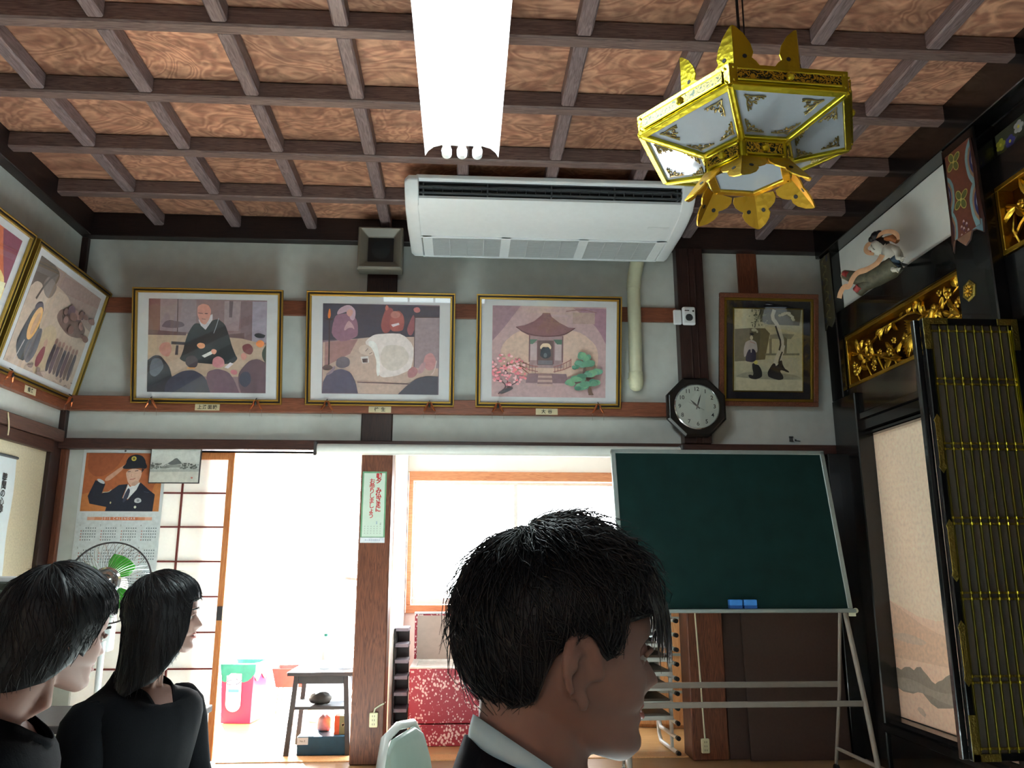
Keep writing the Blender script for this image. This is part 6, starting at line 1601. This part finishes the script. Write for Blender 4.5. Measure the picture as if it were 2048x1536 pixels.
        if u > 1 and drop > .002:
            f = u - 1; out = V((p.x, p.y, 0)); n_ = out.normalized() if out.length > 1e-5 else V((1, 0, 0))
            p = p + V((0, 0, -drop * f)) + n_ * (fl * drop * f ** 2 * 1.2 - .012 * f * (1 if kind == 'short' else .3))
        elif u > 1:
            f = u - 1; p = p + V((0, 0, -.016 * f)) + d * (.004 * f)
        return p
    NA, NU = 72, 26
    hm = MB(); hm.smooth = True
    rings = []
    for j in range(NU + 1):
        u = .02 + 1.98 * j / NU
        ring = []
        for k in range(NA):
            a = 2 * PI * k / NA - PI
            lim, drop, fl = hair_shape(kind, a)
            uu = u if drop > .002 else min(u, 1.0 + .3 * (u - 1))
            ring.append(T @ hp(a, uu))
        rings.append(ring)
    inner = []
    for k in range(NA):
        a = 2 * PI * k / NA - PI; lim, drop, fl = hair_shape(kind, a); p = hp(a, 2.0 if drop > .002 else 1.2)
        inner.append(T @ (V((p.x * .86, p.y * .86, p.z + .004))))
    hm.loft(rings + [inner], True, False)
    hair = hm.build('hair', M_['hair'], t)
    # strands
    sb = MB(); sb.smooth = True
    ns = {'man': 1900, 'short': 1200, 'bob': 1200}[kind]
    for q in range(ns):
        a = rnd.uniform(-PI, PI); lim, drop, fl = hair_shape(kind, a)
        u0 = rnd.uniform(.02, .9 if drop < .002 else 1.75); ln_ = rnd.uniform(.2, .5); da = rnd.uniform(-.22, .22) * (2.2 if kind == 'man' else 1); wild = rnd.random() < (.45 if kind == 'man' else .10)
        umax = (1.25 if kind == 'man' else 1.1) if drop < .002 else 2.0 + rnd.uniform(-.05, .16)
        path = []
        for i in range(6):
            f = i / 5; u = min(u0 + ln_ * f, umax)
            lf = .0012 + (rnd.uniform(.003, .020 if kind == 'man' and u0 < .6 else .010) * f ** 1.5 if wild else .0015 * math.sin(PI * f))
            if kind == 'man' and u0 < .3: lf += .006 * math.sin(PI * f) * rnd.random()
            path.append(T @ hp(a + da * f, u, lf, True))
        sb.tube(path, [.0007, .0008, .0008, .0007, .0005, .0002], 3, False)
    if kind == 'man':      # long loose fringe over the brow
        for q in range(170):
            a = rnd.uniform(-.75, .62); path = []; L_ = rnd.uniform(.025, .06); sw = rnd.uniform(-.012, .012)
            p0 = hp(a, .80, .002)
            p1 = hp(a, 1.0, .006)
            for i in range(3): path.append(T @ p0.lerp(p1, i / 3))
            for i in range(5):
                f = i / 4; path.append(T @ (p1 + V((.006 * f - .004 * f * f, sw * f, -L_ * f))))
            sb.tube(path, [.0008, .0009, .0009, .0009, .0009, .0008, .0006, .0002], 3, False)
    sb.build('hair_strands', M_['hair'], hair)
    # jacket: torso shell, sleeves, collar
    jk = MB(); jk.smooth = True
    vd = .12 if kind == 'bob' else .035 if kind == 'short' else .06
    jr = [tor(lerp(f), a * 1.10 + .006, b * 1.06 + .006, 72) for f, a, b in prof[:-1]]
    nb = .066 if male else .060
    up_ = {'man': .034, 'short': .026, 'bob': .020}[kind]
    top = tor(lerp(1.0) + V((0, 0, up_)), nb + .008, nb + .010, 72)
    mid = tor(lerp(.985), nb + .020, nb + .030, 72)
    tl = {'man': .52, 'short': .35, 'bob': .35}[kind]
    for k in range(72):
        a = 2 * PI * k / 72; c_ = math.cos(a); fr_ = max(0, c_) ** (10 if kind != 'short' else 4)
        top[k] = top[k] + V((0, 0, -vd * fr_ - tl * .07 * c_)) + TY @ V((.040 * fr_, 0, 0))
        mid[k] = mid[k] + V((0, 0, -vd * .9 * fr_ - tl * .05 * c_)) + TY @ V((.034 * fr_, 0, 0))
    jk.loft(jr + [mid, top], True, False)
    for s in (-1, 1):
        sj = shj[s]; el = sj + TY @ V((.035, s * .035, -.27)); wr = el + TY @ V((.20, -s * .06, -.10))
        jk.tube([sj + TY @ V((0, -s * .05, .012)), sj + TY @ V((0, 0, .004)), sj.lerp(el, .5), el, el.lerp(wr, .5), wr + (wr - el) * .02], [.050, .060, .054, .050, .046, .038], 18)
    j = jk.build('jacket', cloth, t); j.modifiers.new('sub', 'SUBSURF').levels = 1; j.modifiers['sub'].render_levels = 1
    so = j.modifiers.new('thick', 'SOLIDIFY'); so.thickness = .004; so.offset = 1
    ct = bpy.data.textures.new('cloth folds', 'CLOUDS') if 'cloth folds' not in bpy.data.textures else bpy.data.textures['cloth folds']; ct.noise_scale = .12
    dp = j.modifiers.new('folds', 'DISPLACE'); dp.texture = ct; dp.strength = .012; dp.texture_coords = 'LOCAL'
    # lapels
    for s in (-1, 1):
        lm = MB(); lm.smooth = True
        if kind == 'short': break
        A = lerp(1.0) + TY @ V((-.03, s * .075, .018)); B_ = lerp(.95) + TY @ V((.072, s * .062, .0)); Cc = lerp(.78) + TY @ V((.128, s * .012, -.02)); D_ = lerp(.88) + TY @ V((.112, s * .085, .0))
        lm.loft([[A, A + V((0, 0, -.012)), A + TY @ V((-.006, s * .03, -.02)), A + TY @ V((-.004, s * .028, -.008))], [B_, B_ + V((0, 0, -.012)), D_ + TY @ V((.0, 0, .0)), D_ + TY @ V((.012, 0, .006))], [Cc + TY @ V((.006, 0, 0)), Cc, Cc + TY @ V((.004, s * .012, -.02)), Cc + TY @ V((.012, s * .012, -.014))]])
        lo = lm.build('lapel', cloth, t); lo.modifiers.new('sub', 'SUBSURF').levels = 1
    tr = MB(); tr.smooth = True
    for s in (-1, 1):
        h0 = hip + TY @ V((.0, s * .085, .0)); kn = h0 + TY @ V((.42, s * .03, .045)); an = kn + TY @ V((.03, 0, -(kn.z - .07)))
        tr.tube([h0, h0.lerp(kn, .5), kn, kn.lerp(an, .35), an + V((0, 0, .02))], [.092, .082, .066, .060, .055], 16)
    tr.build('trousers' if male else 'skirt', cloth, t)
    return t, T, TY, lerp, sh_c, base

# the man in front
t, T, TY, lerp, sh_c, base = person('man in a navy suit with a pale blue collar, closest to the camera', 'man', (.104, .93, .895), math.radians(13), math.radians(2), 0, 1.05, math.radians(14), (.02, .90, .27), 'man', M_['skin'], M_['suit'], 5, .21, (-.022, .0, -.040), male=True)
cl = MB(); cl.smooth = True; rows_ = []
for dz, gr in ((-.02, .008), (.020, .004), (.042, .0), (.044, .004), (.030, .008), (-.01, .012)):
    ring = []
    for k in range(32):
        a = 2 * PI * k / 32; c_ = math.cos(a); fr_ = max(0, c_)
        r = .066 + gr
        ring.append(sh_c + TY @ V((r * c_ + .008 * fr_, r * math.sin(a), dz + .002 - .046 * c_ - .02 * fr_ ** 4)))
    rows_.append(ring)
cl.loft(rows_, True, False); cl.build('shirt_collar', M_['shirt'], t)

# the two women on the left
person('woman in black with short hair, nearest the left edge of the photo', 'woman', (-.790, 1.66, .869), math.radians(56), math.radians(8), 0, .97, math.radians(12), (-.93, 1.60, .27), 'short', M_['skin2'], M_['blackcloth'], 9, .18, (-.080, .0, -.050))
t, T, TY, lerp, sh_c, base = person('woman in a black jacket with a dark bob, in front of the paper door', 'woman', (-.83, 2.40, .862), math.radians(13), math.radians(-2), 0, .92, math.radians(-22), (-.93, 2.42, .25), 'bob', M_['skin2'], M_['blackcloth'], 12, .20, (-.045, -.01, -.085))
# ------------------------------------------------------------------ camera, light, exposure
f_px = 1616.555
Rm = ((9.98245941e-01, -5.92010249e-02, 5.28601854e-04), (1.35502045e-02, 2.19773364e-01, -9.75456847e-01), (5.76318725e-02, 9.73753001e-01, 2.20190054e-01))
cam = bpy.data.cameras.new('camera'); cam.sensor_width = 36; cam.sensor_fit = 'HORIZONTAL'; cam.lens = f_px * 36 / 2048; cam.clip_start = .02
co = bpy.data.objects.new('camera', cam); COL.objects.link(co)
m3 = Matrix((V(Rm[0]), -V(Rm[1]), -V(Rm[2]))).transposed()
m4 = m3.to_4x4(); m4.translation = V((0, 0, 1.1)); co.matrix_world = m4
sl = bpy.data.lights.new('low_sun', 'SUN'); sl.energy = 900; sl.angle = math.radians(1.5); sl.color = (.78, .91, 1.0)
so = bpy.data.objects.new('low_sun', sl); COL.objects.link(so)
d = V((.36 * .97, -.93 * .97, -.249)); so.rotation_euler = d.to_track_quat('-Z', 'Y').to_euler(); so.location = (-3, 10, 4)
sc = bpy.context.scene; sc.camera = co
sc.view_settings.view_transform = 'Standard'; sc.view_settings.look = 'None'; sc.view_settings.gamma = 1; sc.view_settings.use_curve_mapping = False
sc.view_settings.exposure = 0.3
wd = bpy.data.worlds.new('daylight'); sc.world = wd; wd.use_nodes = True
bg = wd.node_tree.nodes['Background']; bg.inputs[0].default_value = (.75, .87, 1, 1); bg.inputs[1].default_value = 1.0
sc.cycles.max_bounces = 8; sc.cycles.diffuse_bounces = 5; sc.cycles.transparent_max_bounces = 12
sc.cycles.caustics_reflective = False; sc.cycles.caustics_refractive = False
sc.cycles.sample_clamp_indirect = 12
